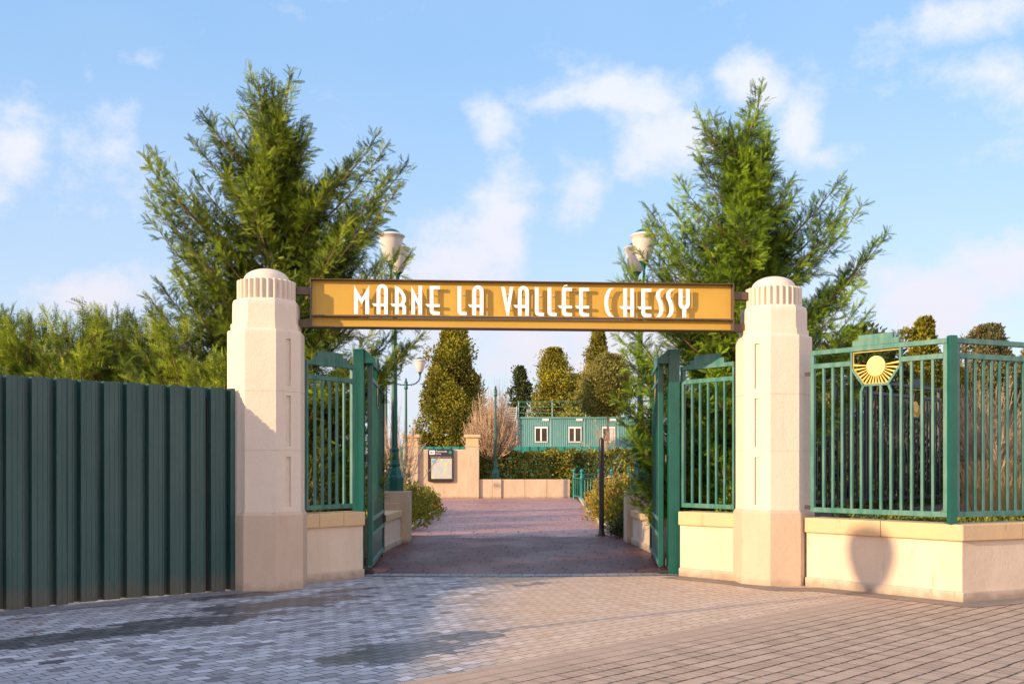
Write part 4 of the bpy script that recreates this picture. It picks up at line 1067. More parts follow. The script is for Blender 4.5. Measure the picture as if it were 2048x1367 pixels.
def bez(a, b, c, t): return a*(1-t)**2+b*2*t*(1-t)+c*t*t
def cypress(name, label, base, limbs, mat, dens=1.0, wind=(0, 0, 0), group=None, fs=.30, sublen=.62, leaders=None, fill=0, env=None, tpl=None, trunk_h=None, row_=False):
    """limbs: (start height, tip Vector, upcurve) ; every limb carries branchlets that carry flat sprays"""
    base = np.array(base, float); wind = np.array(wind)
    t = thing(name, label, 'tree', tuple(base), group)
    wood = MB()
    th = trunk_h or max(l[1][2] for l in limbs)*.8
    wood.tube([tuple(base), tuple(base+(0.02, 0, th*.5)), tuple(base+(.0, 0.03, th))], [.13, .08, .02], 8)
    O_, D_, N_, S_ = [], [], [], []
    twin = [(z0, (tip[0]+rng.normal()*.16-(tip[0]-base[0])*.10, tip[1]+rng.normal()*.28, tip[2]-.12-.30*rng.random()), up) for z0, tip, up in limbs[:len(limbs) if not row_ else 0]]
    for z0, tip, up in limbs+twin:
        hd_ = math.hypot(tip[0]-base[0], tip[1]-base[1])
        z0 = max(.25, tip[2]-.80*hd_-1.7*math.exp(-hd_/.35)-.15)
        a = base+np.array((0, 0, z0-base[2])); c = np.array(tip, float)
        hor = c-a
        mid = a+np.array((hor[0]*.55, hor[1]*.55, hor[2]*(.34-up*.6)))
        L = np.linalg.norm(mid-a)+np.linalg.norm(c-mid)
        ts = np.linspace(0, 1, 7); pts = [bez(a, mid, c, q) for q in ts]
        wood.tube([tuple(p) for p in pts], [max(.024*(1-q)*min(1, L/2)+.003, .003) for q in ts], 5, caps=False)
        ns = int(L/.05*dens)
        for i in range(ns):
            q = .12+.88*(i+rng.random()*.6)/ns
            if q > .985: q = .985
            p = bez(a, mid, c, q); tg_ = bez(a, mid, c, min(q+.02, 1.0))-bez(a, mid, c, q-.02); tg_ /= np.linalg.norm(tg_)
            sl_ = sublen*(.16+.95*(1-q)**.75)*(.5+.75*rng.random())
            rd = rng.normal(size=3)*np.array((1, 1, .55)); rd -= tg_*rd.dot(tg_); rd /= np.linalg.norm(rd)
            sd = tg_*.72+rd*.95+np.array((0, 0, .10))+wind*.6; sd /= np.linalg.norm(sd)
            if sl_ > .28: wood.tube([tuple(p), tuple(p+sd*sl_*.8)], [.006, .002], 3, caps=False)
            nf = max(2, int(sl_/.042))
            for k in range(nf):
                f = (k+.5)/nf; o = p+sd*sl_*f*.9+rng.normal(size=3)*.012
                r2 = rng.normal(size=3); r2 -= sd*r2.dot(sd); r2 /= np.linalg.norm(r2)
                fd = sd*.8+r2*.75*(1-.45*f)+np.array((0, 0, .02))+wind*.5
                O_.append(o); D_.append(fd); S_.append(fs*(.65+.55*rng.random())*(1-.25*f))
                nn = np.array((-.35, -.55, .40))+rng.normal(size=3)*.75; N_.append(nn)
        # tip plume
        e = c-mid; e /= np.linalg.norm(e)
        for k in range(7):
            O_.append(c-e*.06*k); D_.append(e+rng.normal(size=3)*.22+wind*.3); S_.append(fs*(.7+.08*k)); N_.append(rng.normal(size=3))
    if fill:
        for _ in range(fill):
            z, x, y = env(rng)
            p = np.array((x, y, z)); d = p-np.array((base[0], base[1], z-1.0)); d /= np.linalg.norm(d)
            O_.append(p); D_.append(d+rng.normal(size=3)*.45+wind); S_.append(fs*(.8+.5*rng.random())); N_.append(np.array((0, 0, 1))+rng.normal(size=3)*.8)
    V, T = place(tpl or FT, np.array(O_), np.array(D_), np.array(N_), np.array(S_))
    wood.build('trunk', M['bark'], t, smooth=60)
    arrmesh('crown', V, T, mat, t)
    return t

# -- the big conifer on the left
YT = 17.3
def tipsL(lst, Y, amp):
    o = []
    for px, py, z0, up, *dy in lst:
        yy = Y+(dy[0] if dy else (rng.random()-.5)*amp)
        o.append((z0, tuple(P(px, py, yy)), up))
    return o
lim = [(500,142,4.2,.02,0),(541,150,4.0,.02,.1),(580,143,4.1,.02,-.1),(520,190,3.6,.05,.3),(562,200,3.6,.04,-.4),(604,235,3.4,.06),(488,215,3.6,.06),(600,330,3.0,.12),(640,400,2.6,.1),
       (403,224,3.1,.10,0),(385,278,2.9,.12,-.3),(440,300,3.0,.1,.2),(455,345,2.8,.1,-.5),
       (302,300,2.6,.14,0),(296,325,2.4,.14,-.5),(303,367,2.2,.14,-.3),(322,408,2.0,.12,.1),(345,452,1.9,.12,-.5),(370,505,1.7,.1,.2),(352,530,1.5,.1,-.3),(318,565,1.2,.1,-.6),(345,545,1.3,.1,.5),(372,590,1.1,.05,-.9),
       (757,267,2.6,.16,-.2),(725,300,2.6,.12,.3),(815,324,2.3,.18,0),(785,352,2.2,.14,.5),(800,372,2.1,.14,-.4),(768,415,2.0,.12,-.2),(762,440,1.9,.12,.3),(690,330,2.6,.12,-.4),(668,345,2.7,.1,.4),
       (822,505,1.9,.06,-.5),(800,500,1.9,.08,-.1),(770,520,1.8,.08,-.9),(735,470,1.9,.1,.2),(700,440,2.1,.1,-.6),
       (845,665,1.6,.03,-.3),(820,690,1.5,.03,.1),(790,700,1.3,.02,-.7),(760,640,1.6,.04,-.9),(800,655,1.6,.04,.5),(745,760,1.0,.02,.2),(700,730,1.2,.03,-.9),(720,820,.8,0,-.2),(690,900,.5,0,-.5),(660,960,.3,0,-.6),(640,860,.6,0,-1.0),
       (420,640,.9,.05,-.6),(400,700,.7,.05,-.3),(440,760,.5,.0,-.8),(390,660,.8,.05,.5)]
lim = tipsL(lim, YT, 1.8)
bL = (( 558-CX)/F*YT, YT, 0)
for k in range(90):     # limbs that fill the depth of the crown, towards and away from the viewer
    z = .5+6.4*rng.random(); a = rng.uniform(0, 2*math.pi); r_ = (1.95 if z < 4.2 else 1.95-(z-4.2)*.60)*(.4+.55*rng.random())
    lim.append((max(z-.7-.5*rng.random(), .3), (bL[0]+r_*math.cos(a), YT+r_*math.sin(a)*.85, z+.35+.5*rng.random()), .1))
cypress('cypress_tree', 'large spreading green conifer rising behind the left pillar', bL, lim, M['leyland'], dens=1.0, fs=.20, sublen=.50, trunk_h=6.6)
# -- the big conifer on the right
YS = 18.0
lim = [(1524,168,4.6,.03,0),(1500,205,4.2,.04,.2),(1540,262,4.0,.05,-.2),(1395,226,3.8,.14,0),(1424,232,3.7,.1,.3),(1460,245,3.9,.06,-.3),(1490,270,3.9,.05),(1540,290,3.6,.06,.4),
       (1395,300,3.3,.08,-.2),(1355,357,3.0,.1,0),(1370,410,2.8,.1,.4),(1380,440,2.6,.1,-.5),(1293,412,2.6,.14,0),(1290,445,2.5,.14,-.5),(1310,500,2.2,.12,.4),(1240,512,2.2,.1,-.3),(1275,500,2.2,.1,.2),(1232,560,2.0,.08,0),(1250,548,2.0,.08,.5),
       (1545,340,3.3,.08,-.4),(1585,355,3.0,.12,0),(1592,385,2.9,.1,.5),(1685,352,2.6,.18,-.1),(1700,380,2.5,.18,.3),(1727,408,2.3,.18,-.3),(1778,462,2.0,.18,0),(1755,480,1.9,.16,.5),(1715,570,1.7,.1,-.3),(1700,540,1.8,.1,.3),
       (1740,622,1.4,.1,0),(1720,650,1.3,.08,-.4),(1800,668,1.1,.08,.4),(1700,690,1.0,.05,-.2),(1660,640,1.2,.06,-.5),
       (1232,665,1.9,.02,-.2),(1250,640,1.9,.03,-.8),(1262,690,1.8,.02,.2),(1243,700,1.7,.02,-.4),(1262,730,1.5,.02,.1),(1252,770,1.4,.02,-.3),(1230,790,1.4,.03,-.2),(1240,835,1.2,.03,-.4),(1262,815,1.3,.02,.2),(1255,870,1.0,.03,-.5),(1268,905,.9,.02,-.2),(1262,945,.7,.02,-.5),(1280,975,.5,.02,-.4),(1272,1005,.35,.03,-.3),(1300,880,.9,.03,-.6),(1290,760,1.4,.03,-.8),(1285,850,1.2,.02,0),(1290,925,.8,.02,-.2)]
lim = tipsL(lim, YS, 1.8)
bR = ((1488-CX)/F*YS, YS, 0)
for k in range(90):
    z = .6+6.0*rng.random(); a = rng.uniform(0, 2*math.pi); r_ = (1.85 if z < 3.8 else 1.85-(z-3.8)*.55)*(.4+.55*rng.random())
    lim.append((max(z-.7-.5*rng.random(), .3), (bR[0]+r_*math.cos(a), YS+r_*math.sin(a)*.85, z+.35+.5*rng.random()), .1))
cypress('cypress_tree', 'large spreading green conifer rising behind the right pillar', bR, lim, M['leyland_right'], dens=1.0, fs=.20, sublen=.50, trunk_h=6.6)

# -- conifers behind the hoarding
row = [(-20,602,17.5,.95,'spiky dark conifer at the far left edge, tallest of the hedge row'),(60,632,17.0,.75,'pale green conifer second from the left behind the hoarding'),(112,622,18.5,.7,'conifer with a blunt dark double top behind the hoarding'),
       (165,604,16.6,.9,'bushy bright conifer leaning left behind the hoarding'),(235,614,18.2,.8,'loose topped conifer at the middle of the hedge row'),(305,607,17.8,.75,'dark tipped conifer just left of the big tree in the hedge row'),
       (372,632,16.4,.9,'bright feathery conifer behind the hoarding, beside the big tree'),(430,700,16.0,.8,'low feathery conifer squeezed against the left pillar')]
for i, (px, py, Y, rw, lab) in enumerate(row):
    tp = P(px, py, Y); b_ = (tp.x, Y, 0); lim = [(tp.z-1.6, tuple(tp), 0), (tp.z-1.7, (tp.x+.22, Y+.1, tp.z-.22), .02), (tp.z-1.7, (tp.x-.25, Y-.1, tp.z-.35), .02)]
    wx = -.28
    for k in range(46):
        z = 1.4+(tp.z-1.5)*rng.random(); a = rng.uniform(0, 2*math.pi)
        r_ = rw*(.55+.5*rng.random())*min(1, (tp.z-z)/1.0+.22)
        lim.append((max(z-.5, .4), (tp.x+r_*math.cos(a)+wx*.5, Y+r_*math.sin(a), min(z+.22, tp.z-.1)), .08))
    cypress('conifer', lab, b_, lim, M['leyland_bright'] if i not in (0,) else M['leyland'], dens=.8, fs=.24, sublen=.42, wind=(-.35, 0, .22), group='conifers in a row behind the hoarding', tpl=FT_lo, trunk_h=tp.z-.5, row_=True)

# -- dense clumped trees
def clumped(name, label, base, top, rfun, mat, nl=90, leaf=.20, per=260, lobe=.75, group=None, trunk=None, zlo=0.0, seed=0, cat='tree', tmat=None, orient=.6, trunkr=.14, tips=None):
    r = np.random.default_rng(seed+11); base = np.array(base, float)
    t = thing(name, label, cat, tuple(base), group)
    cs = []; rr = []
    for k in range(nl):
        z = zlo+(top-zlo)*(k+.5)/nl; a = r.uniform(0, 2*math.pi); rad = rfun((z-zlo)/(top-zlo))*(1+.20*math.sin(3*a+z*1.1+seed)+.14*math.sin(5*a+z*2.3+seed*2))
        q = rad*np.sqrt(r.uniform(.25, 1.0))
        q = max(q-lobe*.35, 0)
        cs.append((base[0]+q*math.cos(a), base[1]+q*math.sin(a), z)); rr.append(lobe*(.4+.85*r.random())*min(1, .45+rad/(lobe*2.2)))
    if tips:
        for (x, y, z, q) in tips: cs.append((x, y, z)); rr.append(q)
    cs = np.array(cs); rr = np.array(rr)
    d = norm(r.normal(size=(len(cs)*per, 3))); ci = np.repeat(np.arange(len(cs)), per)
    rad = rr[ci]*(.55+.5*r.random(len(ci)))*np.where(r.random(len(ci)) < .10, 1.28, 1.0)
    O_ = cs[ci]+d*rad[:, None]*np.array((1, 1, 1.15))
    O_[:, 2] = np.minimum(O_[:, 2], top+.15)
    keep = O_[:, 2] > zlo-.2; O_, d, ci = O_[keep], d[keep], ci[keep]
    Dv = d+np.array((0, 0, orient))+r.normal(size=O_.shape)*.5
    S_ = leaf*(.6+.8*r.random(len(O_)))
    V, T = place(LEAF, O_, Dv, d+r.normal(size=O_.shape)*.6, S_)
    arrmesh('crown', V, T, mat, t)
    MB().tube([tuple(base), (base[0], base[1], zlo+(top-zlo)*.6)], [trunkr, trunkr*.35], 7).build('trunk', tmat or M['bark'], t)
    return t
def prof(*kv):
    xs, ys = zip(*kv); return lambda f: float(np.interp(f, xs, ys))
def tree_px(name, label, px, Y, ytop, w_px, pr, mat, **k):
    top = H+(HZ-ytop)/F*Y; hw = w_px/2/F*Y
    return clumped(name, label, (fx(px, Y), Y, 0), top, lambda f: hw*pr(f), mat, **k)
pcol = prof((0, .88), (.2, 1.0), (.5, .95), (.7, .74), (.88, .45), (1, .12))
pround = prof((0, .5), (.2, .85), (.5, 1), (.75, .85), (.92, .5), (1, .12))
Y = 66
tree_px('thuja_tree', 'tall dense twin-topped evergreen behind the map board', 904, Y, 668, 138, pcol, M['thuja'], nl=190, leaf=.15, per=520, lobe=.72, seed=1,
        tips=[(fx(893, Y), Y, H+(HZ-672)/F*Y, .38), (fx(921, Y), Y, H+(HZ-668)/F*Y, .40), (fx(921, Y), Y, H+(HZ-690)/F*Y, .5), (fx(893, Y), Y, H+(HZ-692)/F*Y, .5)])
tree_px('evergreen_tree', 'small dark loose evergreen between bare tree and cabins', 1041, 92, 738, 56, pround, M['darkever'], nl=60, leaf=.24, per=150, lobe=.7, seed=2)
tree_px('thuja_tree', 'broad round-topped yellow-green evergreen above the cabins', 1108, 88, 702, 94, prof((0, .8), (.4, 1), (.7, .92), (.88, .6), (1, .2)), M['thuja2'], nl=130, leaf=.18, per=420, lobe=1.0, seed=3)
tree_px('thuja_tree', 'tallest pointed evergreen behind the cabins', 1196, 96, 662, 96, prof((0, 1), (.45, 1), (.6, .8), (.78, .42), (.88, .27), (1, .12)), M['thuja2'], nl=150, leaf=.18, per=420, lobe=1.0, seed=4)
tree_px('evergreen_tree', 'dark evergreen clump filling between the two tall evergreens', 1152, 99, 755, 70, pround, M['darkever'], nl=80, leaf=.28, per=160, lobe=.8, seed=5)
t = tree_px('evergreen_tree', 'russet-green round-crowned tree with pale trunk before the cabins', 1216, 72, 716, 106, prof((0, .55), (.25, .95), (.5, 1), (.8, .72), (1, .2)), M['oakish'], nl=100, leaf=.16, per=380, lobe=.78, seed=6, zlo=5.2, tmat=M['birch'], trunkr=.13)
tree_px('evergreen_tree', 'yellow-green evergreen low behind the cabin roof railing', 1165, 86, 790, 120, pround, M['thuja2'], nl=60, leaf=.28, per=150, lobe=.8, seed=7)
# right background
tree_px('thuja_tree', 'bright yellow-green evergreen with two tips behind the iron fence', 1848, 30, 648, 95, pcol, M['thuja2'], nl=190, leaf=.10, per=240, lobe=.32, seed=8,
        tips=[(fx(1857, 30), 30, H+(HZ-648)/F*30, .14), (fx(1815, 30), 30, H+(HZ-672)/F*30, .18)])
tree_px('cedar_tree', 'grey-green cedar at the right edge of the picture', 1985, 36, 660, 190, prof((0, 1), (.5, 1), (.72, .72), (.84, .25), (1, .03)), M['cedar'], nl=220, leaf=.10, per=380, lobe=.55, seed=9, tips=[(fx(a_, 36), 36+.3*k_, H+(HZ-b_+14)/F*36, r_) for k_, (a_, b_, r_) in enumerate(((1962, 676, .14), (1961, 686, .24), (1962, 700, .36), (1940, 706, .3), (1985, 690, .3), (2004, 706, .34), (2030, 694, .2), (2032, 708, .36), (1925, 722, .3)))])
tree_px('cedar_tree', 'dark cedar partly cut off by the right edge', 2075, 33, 705, 130, prof((0, 1), (.5, 1), (.8, .75), (1, .2)), M['cedar'], nl=160, leaf=.10, per=300, lobe=.42, seed=12)
tree_px('evergreen_tree', 'dark evergreen in the gap behind the shaded iron fence', 1720, 27, 668, 250, pround, M['darkever'], nl=130, leaf=.12, per=200, lobe=.4, seed=13)
tree_px('evergreen_tree', 'low dark evergreen behind the far end of the shaded fence', 1640, 24, 820, 150, pround, M['darkever'], nl=100, leaf=.10, per=200, lobe=.35, seed=14)
tree_px('evergreen_tree', 'mid green evergreen between the yellow evergreen and the cedar', 1905, 32, 730, 90, pcol, M['thuja'], nl=130, leaf=.11, per=200, lobe=.36, seed=15)

# hedges and shrubs as boxes or mounds of leaves
def leafbox(name, label, cat, cen, size, nleaf, leaf, mat, lump=.18, seed=0, rz=0, kind=None, stems=True, group=None):
    r = np.random.default_rng(seed+77)
    t = thing(name, label, cat, (cen[0], cen[1], cen[2]-size[2]/2), group)
    if kind: t['kind'] = kind
    n_ = nleaf; u = r.uniform(-1, 1, (n_, 3))
    ax = r.integers(0, 3, n_)   # push most leaves to the surface
    sg = np.sign(r.uniform(-1, 1, n_)); surf = r.random(n_) < .72
    for a in range(3):
        q = (ax == a) & surf; u[q, a] = sg[q]*(1-.18*r.random(q.sum()))
    p = u*np.array(size)/2
    nz_ = np.sin(p[:, 0]*2.3/1+1.3*seed)*np.sin(p[:, 2]*3.7+p[:, 0]*1.1)+.6*np.sin(p[:, 0]*6.1+p[:, 2]*5)+.5*np.sin(p[:, 1]*5+p[:, 0]*3.3)
    sc_ = 1+lump*nz_[:, None]*np.array((.1, .45, .5)); p = p*sc_
    c_, s_ = math.cos(rz), math.sin(rz)
    q = np.stack((p[:, 0]*c_-p[:, 1]*s_, p[:, 0]*s_+p[:, 1]*c_, p[:, 2]), 1)+np.array(cen)
    d = norm(u+r.normal(size=u.shape)*.4)
    V, T = place(LEAF, q, d+r.normal(size=u.shape)*.7+np.array((0, 0, .5)), d+r.normal(size=u.shape)*.5, leaf*(.6+.8*r.random(n_)))
    arrmesh('foliage', V, T, mat, t)
    m = MB()
    for k in range(10):
        x = (r.random()-.5)*size[0]*.8; y = (r.random()-.5)*size[1]*.5
        bx_ = cen[0]+x*c_-y*s_; by_ = cen[1]+x*s_+y*c_
        m.tube([(bx_, by_, cen[2]-size[2]/2-.02), (bx_+r.normal()*.1, by_, cen[2]), (bx_+r.normal()*.2, by_, cen[2]+size[2]*.35)], [.02, .014, .005], 5)
    m.build('stems', M['bark'], t)
    return t
leafbox('hedge', 'long clipped evergreen hedge behind the far low wall', 'hedge', (fx(1048, 53), 53.0, 1.05), (4.9, 2.6, 2.3), 26000, .13, M['hedge'], seed=1)
leafbox('hedge', 'hedge of browner leaves continuing to the right behind the railing', 'hedge', (fx(1215, 53), 53.5, 1.02), (5.4, 2.6, 2.4), 24000, .13, M['hedge'], seed=2)
def mound(name, label, cen, rx, ry, rz_, nleaf, leaf, mat, seed, rot=0):
    r = np.random.default_rng(seed+500); t = thing(name, label, 'shrub', (cen[0], cen[1], 0))
    d = norm(r.normal(size=(nleaf, 3))); d[:, 2] = np.abs(d[:, 2])
    az_ = np.arctan2(d[:, 1], d[:, 0])
    lump = 1+.15*np.sin(az_*5+seed)+.12*np.sin(az_*11+d[:, 2]*9)+.1*np.sin(d[:, 2]*14+az_*3)
    rad = lump*(.55+.45*r.random(nleaf)**.5)
    p = d*rad[:, None]*np.array((rx, ry, rz_)); c_, s_ = math.cos(rot), math.sin(rot)
    q = np.stack((p[:, 0]*c_-p[:, 1]*s_, p[:, 0]*s_+p[:, 1]*c_, p[:, 2]), 1)+np.array((cen[0], cen[1], .03))
    V, T = place(LEAF, q, d+np.array((0, 0, .8))+r.normal(size=d.shape)*.5, d+r.normal(size=d.shape)*.6, leaf*(.6+.8*r.random(nleaf)))
    arrmesh('foliage', V, T, mat, t)
    m = MB()
    for k in range(34):
        a = r.uniform(0, 2*math.pi); f = .6+.5*r.random()
        x, y = rx*f*math.cos(a)*.8, ry*f*math.sin(a)*.8
        X_, Y_ = x*c_-y*s_, x*s_+y*c_
        m.tube([(cen[0]+X_*.2, cen[1]+Y_*.2, 0), (cen[0]+X_*.6, cen[1]+Y_*.6, rz_*.5), (cen[0]+X_, cen[1]+Y_, rz_*(.75+.4*r.random()))], [.012, .008, .003], 4)
    m.build('stems', M['twig_red'], t)
    return t
sheet('bed_left', [(-6, 22), (-2.45, 22), (-2.48, 36.7), (-6, 36.9)], .02, M['soil'])
sheet('bed_right', [(2.42, 22), (8, 22), (8, 47.2), (3.15, 47.2), (2.66, 37), (2.4, 27)], .02, M['soil'])
mound('shrub', 'bushy yellow-green shrub on the left bed nearest the gate', (-3.05, 25.0), .78, 1.3, 1.02, 5200, .075, M['shrub'], 1)
mound('shrub', 'second yellow-green shrub farther back on the left bed', (-3.05, 28.8), .85, 1.7, .98, 5200, .08, M['shrub'], 2)
mound('shrub', 'rounded shrub at the far end of the left bed', (-2.95, 33.2), .72, 1.9, .78, 4200, .08, M['shrub'], 3)
mound('shrub', 'green and orange shrub beside the right pier', (3.05, 24.6), .85, 1.3, 1.15, 5600, .075, M['shrub'], 4)
mound('shrub', 'orange-tipped shrub behind the black pole', (3.1, 28.8), .95, 2.0, 1.1, 6000, .08, M['shrub_orange'], 5)
mound('shrub', 'far orange shrub at the end of the right bed', (3.5, 35.0), .95, 2.6, .95, 6000, .09, M['shrub_orange'], 6)
mound('shrub', 'green shrub filling the bed behind the orange ones', (4.9, 33.0), 1.3, 3.0, 1.3, 6000, .10, M['shrub'], 7)
mound('shrub', 'small trailing shrub spilling at the foot of the right pier', (2.55, 22.7), .40, .6, .42, 2200, .06, M['darkever'], 8)
mound('shrub', 'sparse green shrub in the planting behind the left lamp', (-4.6, 27.5), 1.3, 2.4, 1.7, 5200, .09, M['shrub'], 9)
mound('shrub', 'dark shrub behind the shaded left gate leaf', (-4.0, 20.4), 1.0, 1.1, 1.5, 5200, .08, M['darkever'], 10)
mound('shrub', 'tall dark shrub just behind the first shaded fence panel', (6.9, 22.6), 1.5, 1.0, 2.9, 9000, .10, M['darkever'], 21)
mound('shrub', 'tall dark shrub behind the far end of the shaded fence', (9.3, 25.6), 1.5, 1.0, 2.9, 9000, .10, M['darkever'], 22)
mound('shrub', 'leafy green shrub seen through the right wing fence', (3.9, 16.2), .75, .6, 1.35, 4200, .075, M['leyland_right'], 11)
mound('shrub', 'dark leafy shrub seen through the left wing fence', (-3.3, 15.7), .8, .6, 1.35, 4200, .075, M['darkever'], 12)

# planter behind the right-hand wall
pl = offset([A1, A2, A3], -.30)
MBp = MB().prism([(pl[0][0], pl[0][1]), (pl[1][0], pl[1][1]), (pl[2][0], pl[2][1]), (10.5, 14.4), (11.5, 17.0), (9.0, 17.6), (4.6, 17.2)], .0, .70)
struct(MBp.build('planter_soil', M['soil']))
struct(MB().add([(4.3, 17.0, .60), (30, 17.0, .60), (30, 33, .62), (5.5, 33, .62)], [(0, 1, 2, 3)]).build('planting_ground', M['soil']))
def cover():
    r = np.random.default_rng(5); n_ = 16000
    s = r.random(n_); t_ = r.random(n_)
    a = np.array(pl[1]); b = np.array(pl[2]); c0 = np.array(pl[0])
    base = np.where((s < .78)[:, None], a+(b-a)*(s/.78)[:, None]*1.15, a+(c0-a)*((s-.78)/.22*.55)[:, None])
    off = np.array((-.1, 1.0))
    p = base+off*(t_*1.5)[:, None]+np.array((.02, .08))
    z = .74+.12*r.random(n_)+.03*np.sin(p[:, 0]*9)+.03*np.sin(p[:, 1]*7+p[:, 0]*5)
    O_ = np.column_stack((p, z)); d = r.normal(size=(n_, 3))+np.array((0, 0, .8))
    V, T = place(LEAF, O_, d, r.normal(size=(n_, 3))+np.array((0, -.5, 1)), .05*(.6+.8*r.random(n_)))
    tag(arrmesh('ground_cover', V, T, M['cover']), 'low clipped green ground cover on the planter behind the right wall', 'ground cover', kind='stuff')
cover()
def grass():
    r = np.random.default_rng(9); n_ = 15000
    cy_ = r.uniform(20, 31, 130); cl = np.column_stack((cy_*.415+.15+r.uniform(0, 6.5, 130), cy_))
    k = r.integers(0, 130, n_); p = cl[k]+r.normal(size=(n_, 2))*.16
    O_ = np.column_stack((p, np.full(n_, .6))); d = (p-cl[k])*.9
    D_ = np.column_stack((d+r.normal(size=(n_, 2))*.12, np.ones(n_)))
    S_ = (.45+.5*r.random(n_))*(.75+.5*np.sin(cl[k, 0]*3)**2)
    T1 = [np.array([(0, -.006, 0), (0, .006, 0), (.6, .004, .02), (.6, .004, .02), (.58, -.006, .02), (1, 0, .10), (.8, -.014, .03), (.9, .014, .06), (1.0, 0, .1)])]
    V, T = place(T1, O_, D_, r.normal(size=(n_, 3)), S_)
    tag(arrmesh('dry_grass', V, T, M['drygrass']), 'tall dry orange-brown ornamental grass behind the right fence', 'grass', kind='stuff')
grass()

# ------------------------------------------------------------------ bare trees
def bare(name, label, base, mat_t, mat_b, height, spread, n1, seed, trunk_h=1.2, upright=.8, sub=5, r0=.05, len2=.5, parts=('trunk', 'branches'), group=None, lean=(0, 0), rb=.018):
    r = np.random.default_rng(seed+900); base = np.array(base, float)
    t = thing(name, label, 'tree', tuple(base), group)
    top = base+np.array((lean[0]*trunk_h, lean[1]*trunk_h, trunk_h))
    MB().tube([tuple(base), tuple((base+top)/2+np.array((.01, 0, 0))), tuple(top)], [r0, r0*.85, r0*.75], 7).build(parts[0], mat_t, t, smooth=50)
    m = MB()
    for k in range(n1):
        a = r.uniform(0, 2*math.pi); s = spread*math.sqrt(r.random()); zt = base[2]+height*(1-.45*(s/spread)**2)*(.72+.28*r.random())
        st = top-np.array((0, 0, trunk_h*.35*r.random()))
        tip = np.array((base[0]+lean[0]*height+s*math.cos(a), base[1]+lean[1]*height+s*math.sin(a), zt))
        mid = st+(tip-st)*np.array((upright, upright, .42)); mid += r.normal(size=3)*.04*height/4
        pts = [bez(st, mid, tip, q) for q in np.linspace(0, 1, 6)]
        pts = [p+r.normal(size=3)*.012*height/3*(i > 0) for i, p in enumerate(pts)]
        m.tube([tuple(p) for p in pts], [rb*(1-.8*q) for q in np.linspace(0, 1, 6)], 4, caps=False)
        for j in range(sub):
            q = .3+.65*r.random(); o = bez(st, mid, tip, q); tg_ = tip-mid; tg_ /= np.linalg.norm(tg_)
            d = tg_+r.normal(size=3)*.5; d /= np.linalg.norm(d); l = len2*(1.1-q)*(.5+r.random())
            e = o+d*l+np.array((0, 0, .1*l)); m.tube([tuple(o), tuple((o+e)/2+r.normal(size=3)*.05*l), tuple(e)], [rb*.42, rb*.3, rb*.12], 3, caps=False)
    m.build(parts[1], mat_b, t)
    return t
bare('pollard_tree', 'leafless vase-shaped tree with yellow lichened trunk beside the lamp post', (fx(983, 52.2), 52.2, 0), M['twig_yellow'], M['twig'], 5.9, 1.6, 260, 1, trunk_h=2.3, upright=.9, sub=5, r0=.13, len2=.8, rb=.034)
bare('bare_tree', 'greyish leafless tree behind the yellow-trunked one', (fx(1000, 63), 63, 0), M['twig_grey'], M['twig_grey'], 7.4, 1.15, 130, 2, trunk_h=2.4, upright=.8, sub=8, r0=.1, len2=.8, rb=.022)
bare('bare_tree', 'thin leafless tree arching behind the left lamp', (fx(800, 29), 29, 0), M['twig'], M['twig'], 3.6, 1.1, 16, 3, trunk_h=.35, upright=.5, sub=9, r0=.04, len2=.9, rb=.022)
bare('bare_tree', 'leafless reddish shrub between gate leaf and lamp', (fx(782, 33), 33, 0), M['twig_red'], M['twig_red'], 4.4, .8, 60, 4, trunk_h=.5, upright=.7, sub=8, r0=.05, len2=.6, rb=.016)
t = bare('bare_tree', 'thin forked leafless sapling just behind the black pole', (fx(1208, 58), 58, 0), M['birch'], M['twig'], 4.4, 1.5, 14, 5, trunk_h=2.3, upright=.5, sub=12, r0=.07, len2=1.2, rb=.024)
bare('bare_tree', 'slender leaning bare sapling in the bed beyond the railing', (fx(1212, 50.9), 50.9, 0), M['twig'], M['twig'], 2.3, .9, 7, 6, trunk_h=.9, upright=.4, sub=5, r0=.03, len2=.5, lean=(.25, 0), rb=.014)
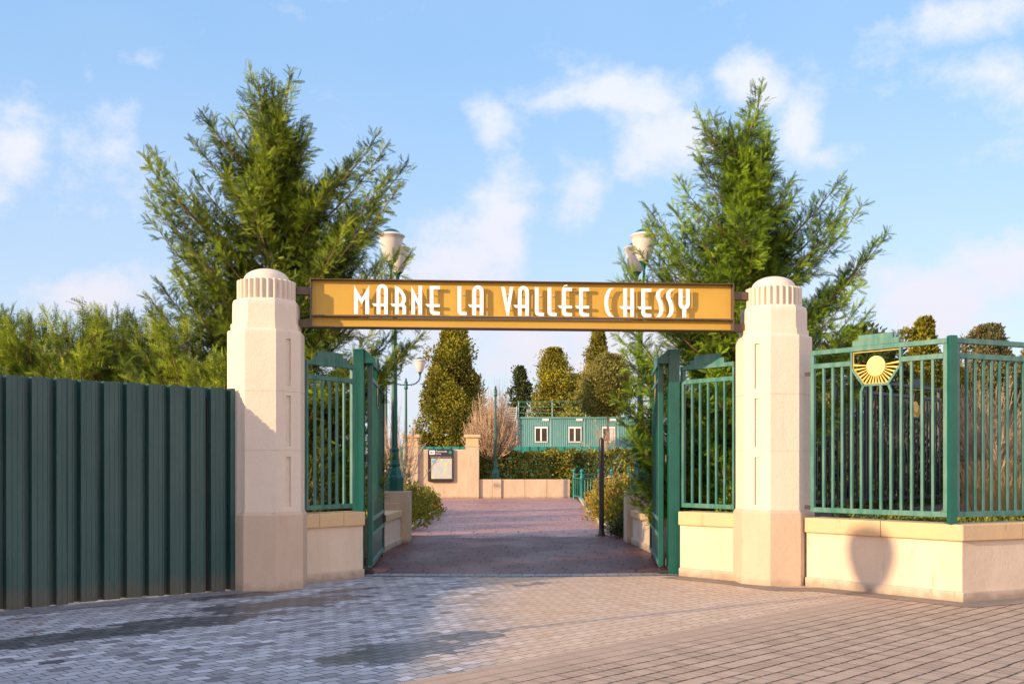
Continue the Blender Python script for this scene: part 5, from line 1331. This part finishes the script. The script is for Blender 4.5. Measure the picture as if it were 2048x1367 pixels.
bare('bare_shrub', 'reddish leafless shrub behind the sunburst fence panel', (fx(1850, 29), 29, .6), M['twig_red'], M['twig_red'], 3.5, 1.35, 60, 7, trunk_h=.5, upright=.6, sub=8, r0=.05, len2=.7, rb=.014)
bare('bare_shrub', 'pale tangled leafless shrub behind the dry grass', (fx(1975, 28), 28, .6), M['twig'], M['twig'], 3.6, 2.3, 230, 8, trunk_h=.5, upright=.5, sub=10, r0=.06, len2=.8, rb=.014)
bare('bare_tree', 'leafless sapling with pale trunk in the dry grass', (fx(2000, 26), 26, .6), M['birch'], M['twig'], 2.5, 1.1, 22, 9, trunk_h=.6, upright=.4, sub=7, r0=.045, len2=.6, rb=.018)
bare('bare_tree', 'high thin leafless tree above the conifer behind the right pillar', (fx(1790, 28), 28, .6), M['twig_red'], M['twig_red'], 3.7, .9, 30, 10, trunk_h=1.2, upright=.7, sub=6, r0=.05, len2=.6, rb=.012)

# fallen leaves on the plaza
for i, (px, py, lab) in enumerate(((35, 1245, 'tiny fallen leaf near the left edge of the plaza'), (80, 1248, 'tiny pale fallen leaf on the wet pavers by the hoarding'), (452, 1190, 'small yellow leaf on the border slabs near the left pillar'), (1290, 1270, 'small dark leaf on the coarse sunlit pavers'), (70, 1267, 'small red fallen leaf on the wet pavers'))):
    g = G(px, py); m = MB(); a = random.random()*6
    c_, s_ = math.cos(a), math.sin(a); pts = [(0, -.03), (.018, -.005), (.012, .02), (0, .035), (-.014, .018), (-.017, -.008)]
    top = [(g.x+x_*c_-y_*s_, g.y+x_*s_+y_*c_, .012+.15*abs(x_)) for x_, y_ in pts]; bot = [(x_, y_, z_-.002) for x_, y_, z_ in top]
    m.add(top+bot, [(0, 1, 2, 3, 4, 5), (11, 10, 9, 8, 7, 6)]+[(k, k+6, (k+1) % 6+6, (k+1) % 6) for k in range(6)])
    tag(m.build('fallen_leaf', M['drygrass']), lab, 'leaf')

for o in bpy.data.objects:
    if '_o' in o: del o['_o']
sc.render.resolution_x = 1024; sc.render.resolution_y = 683
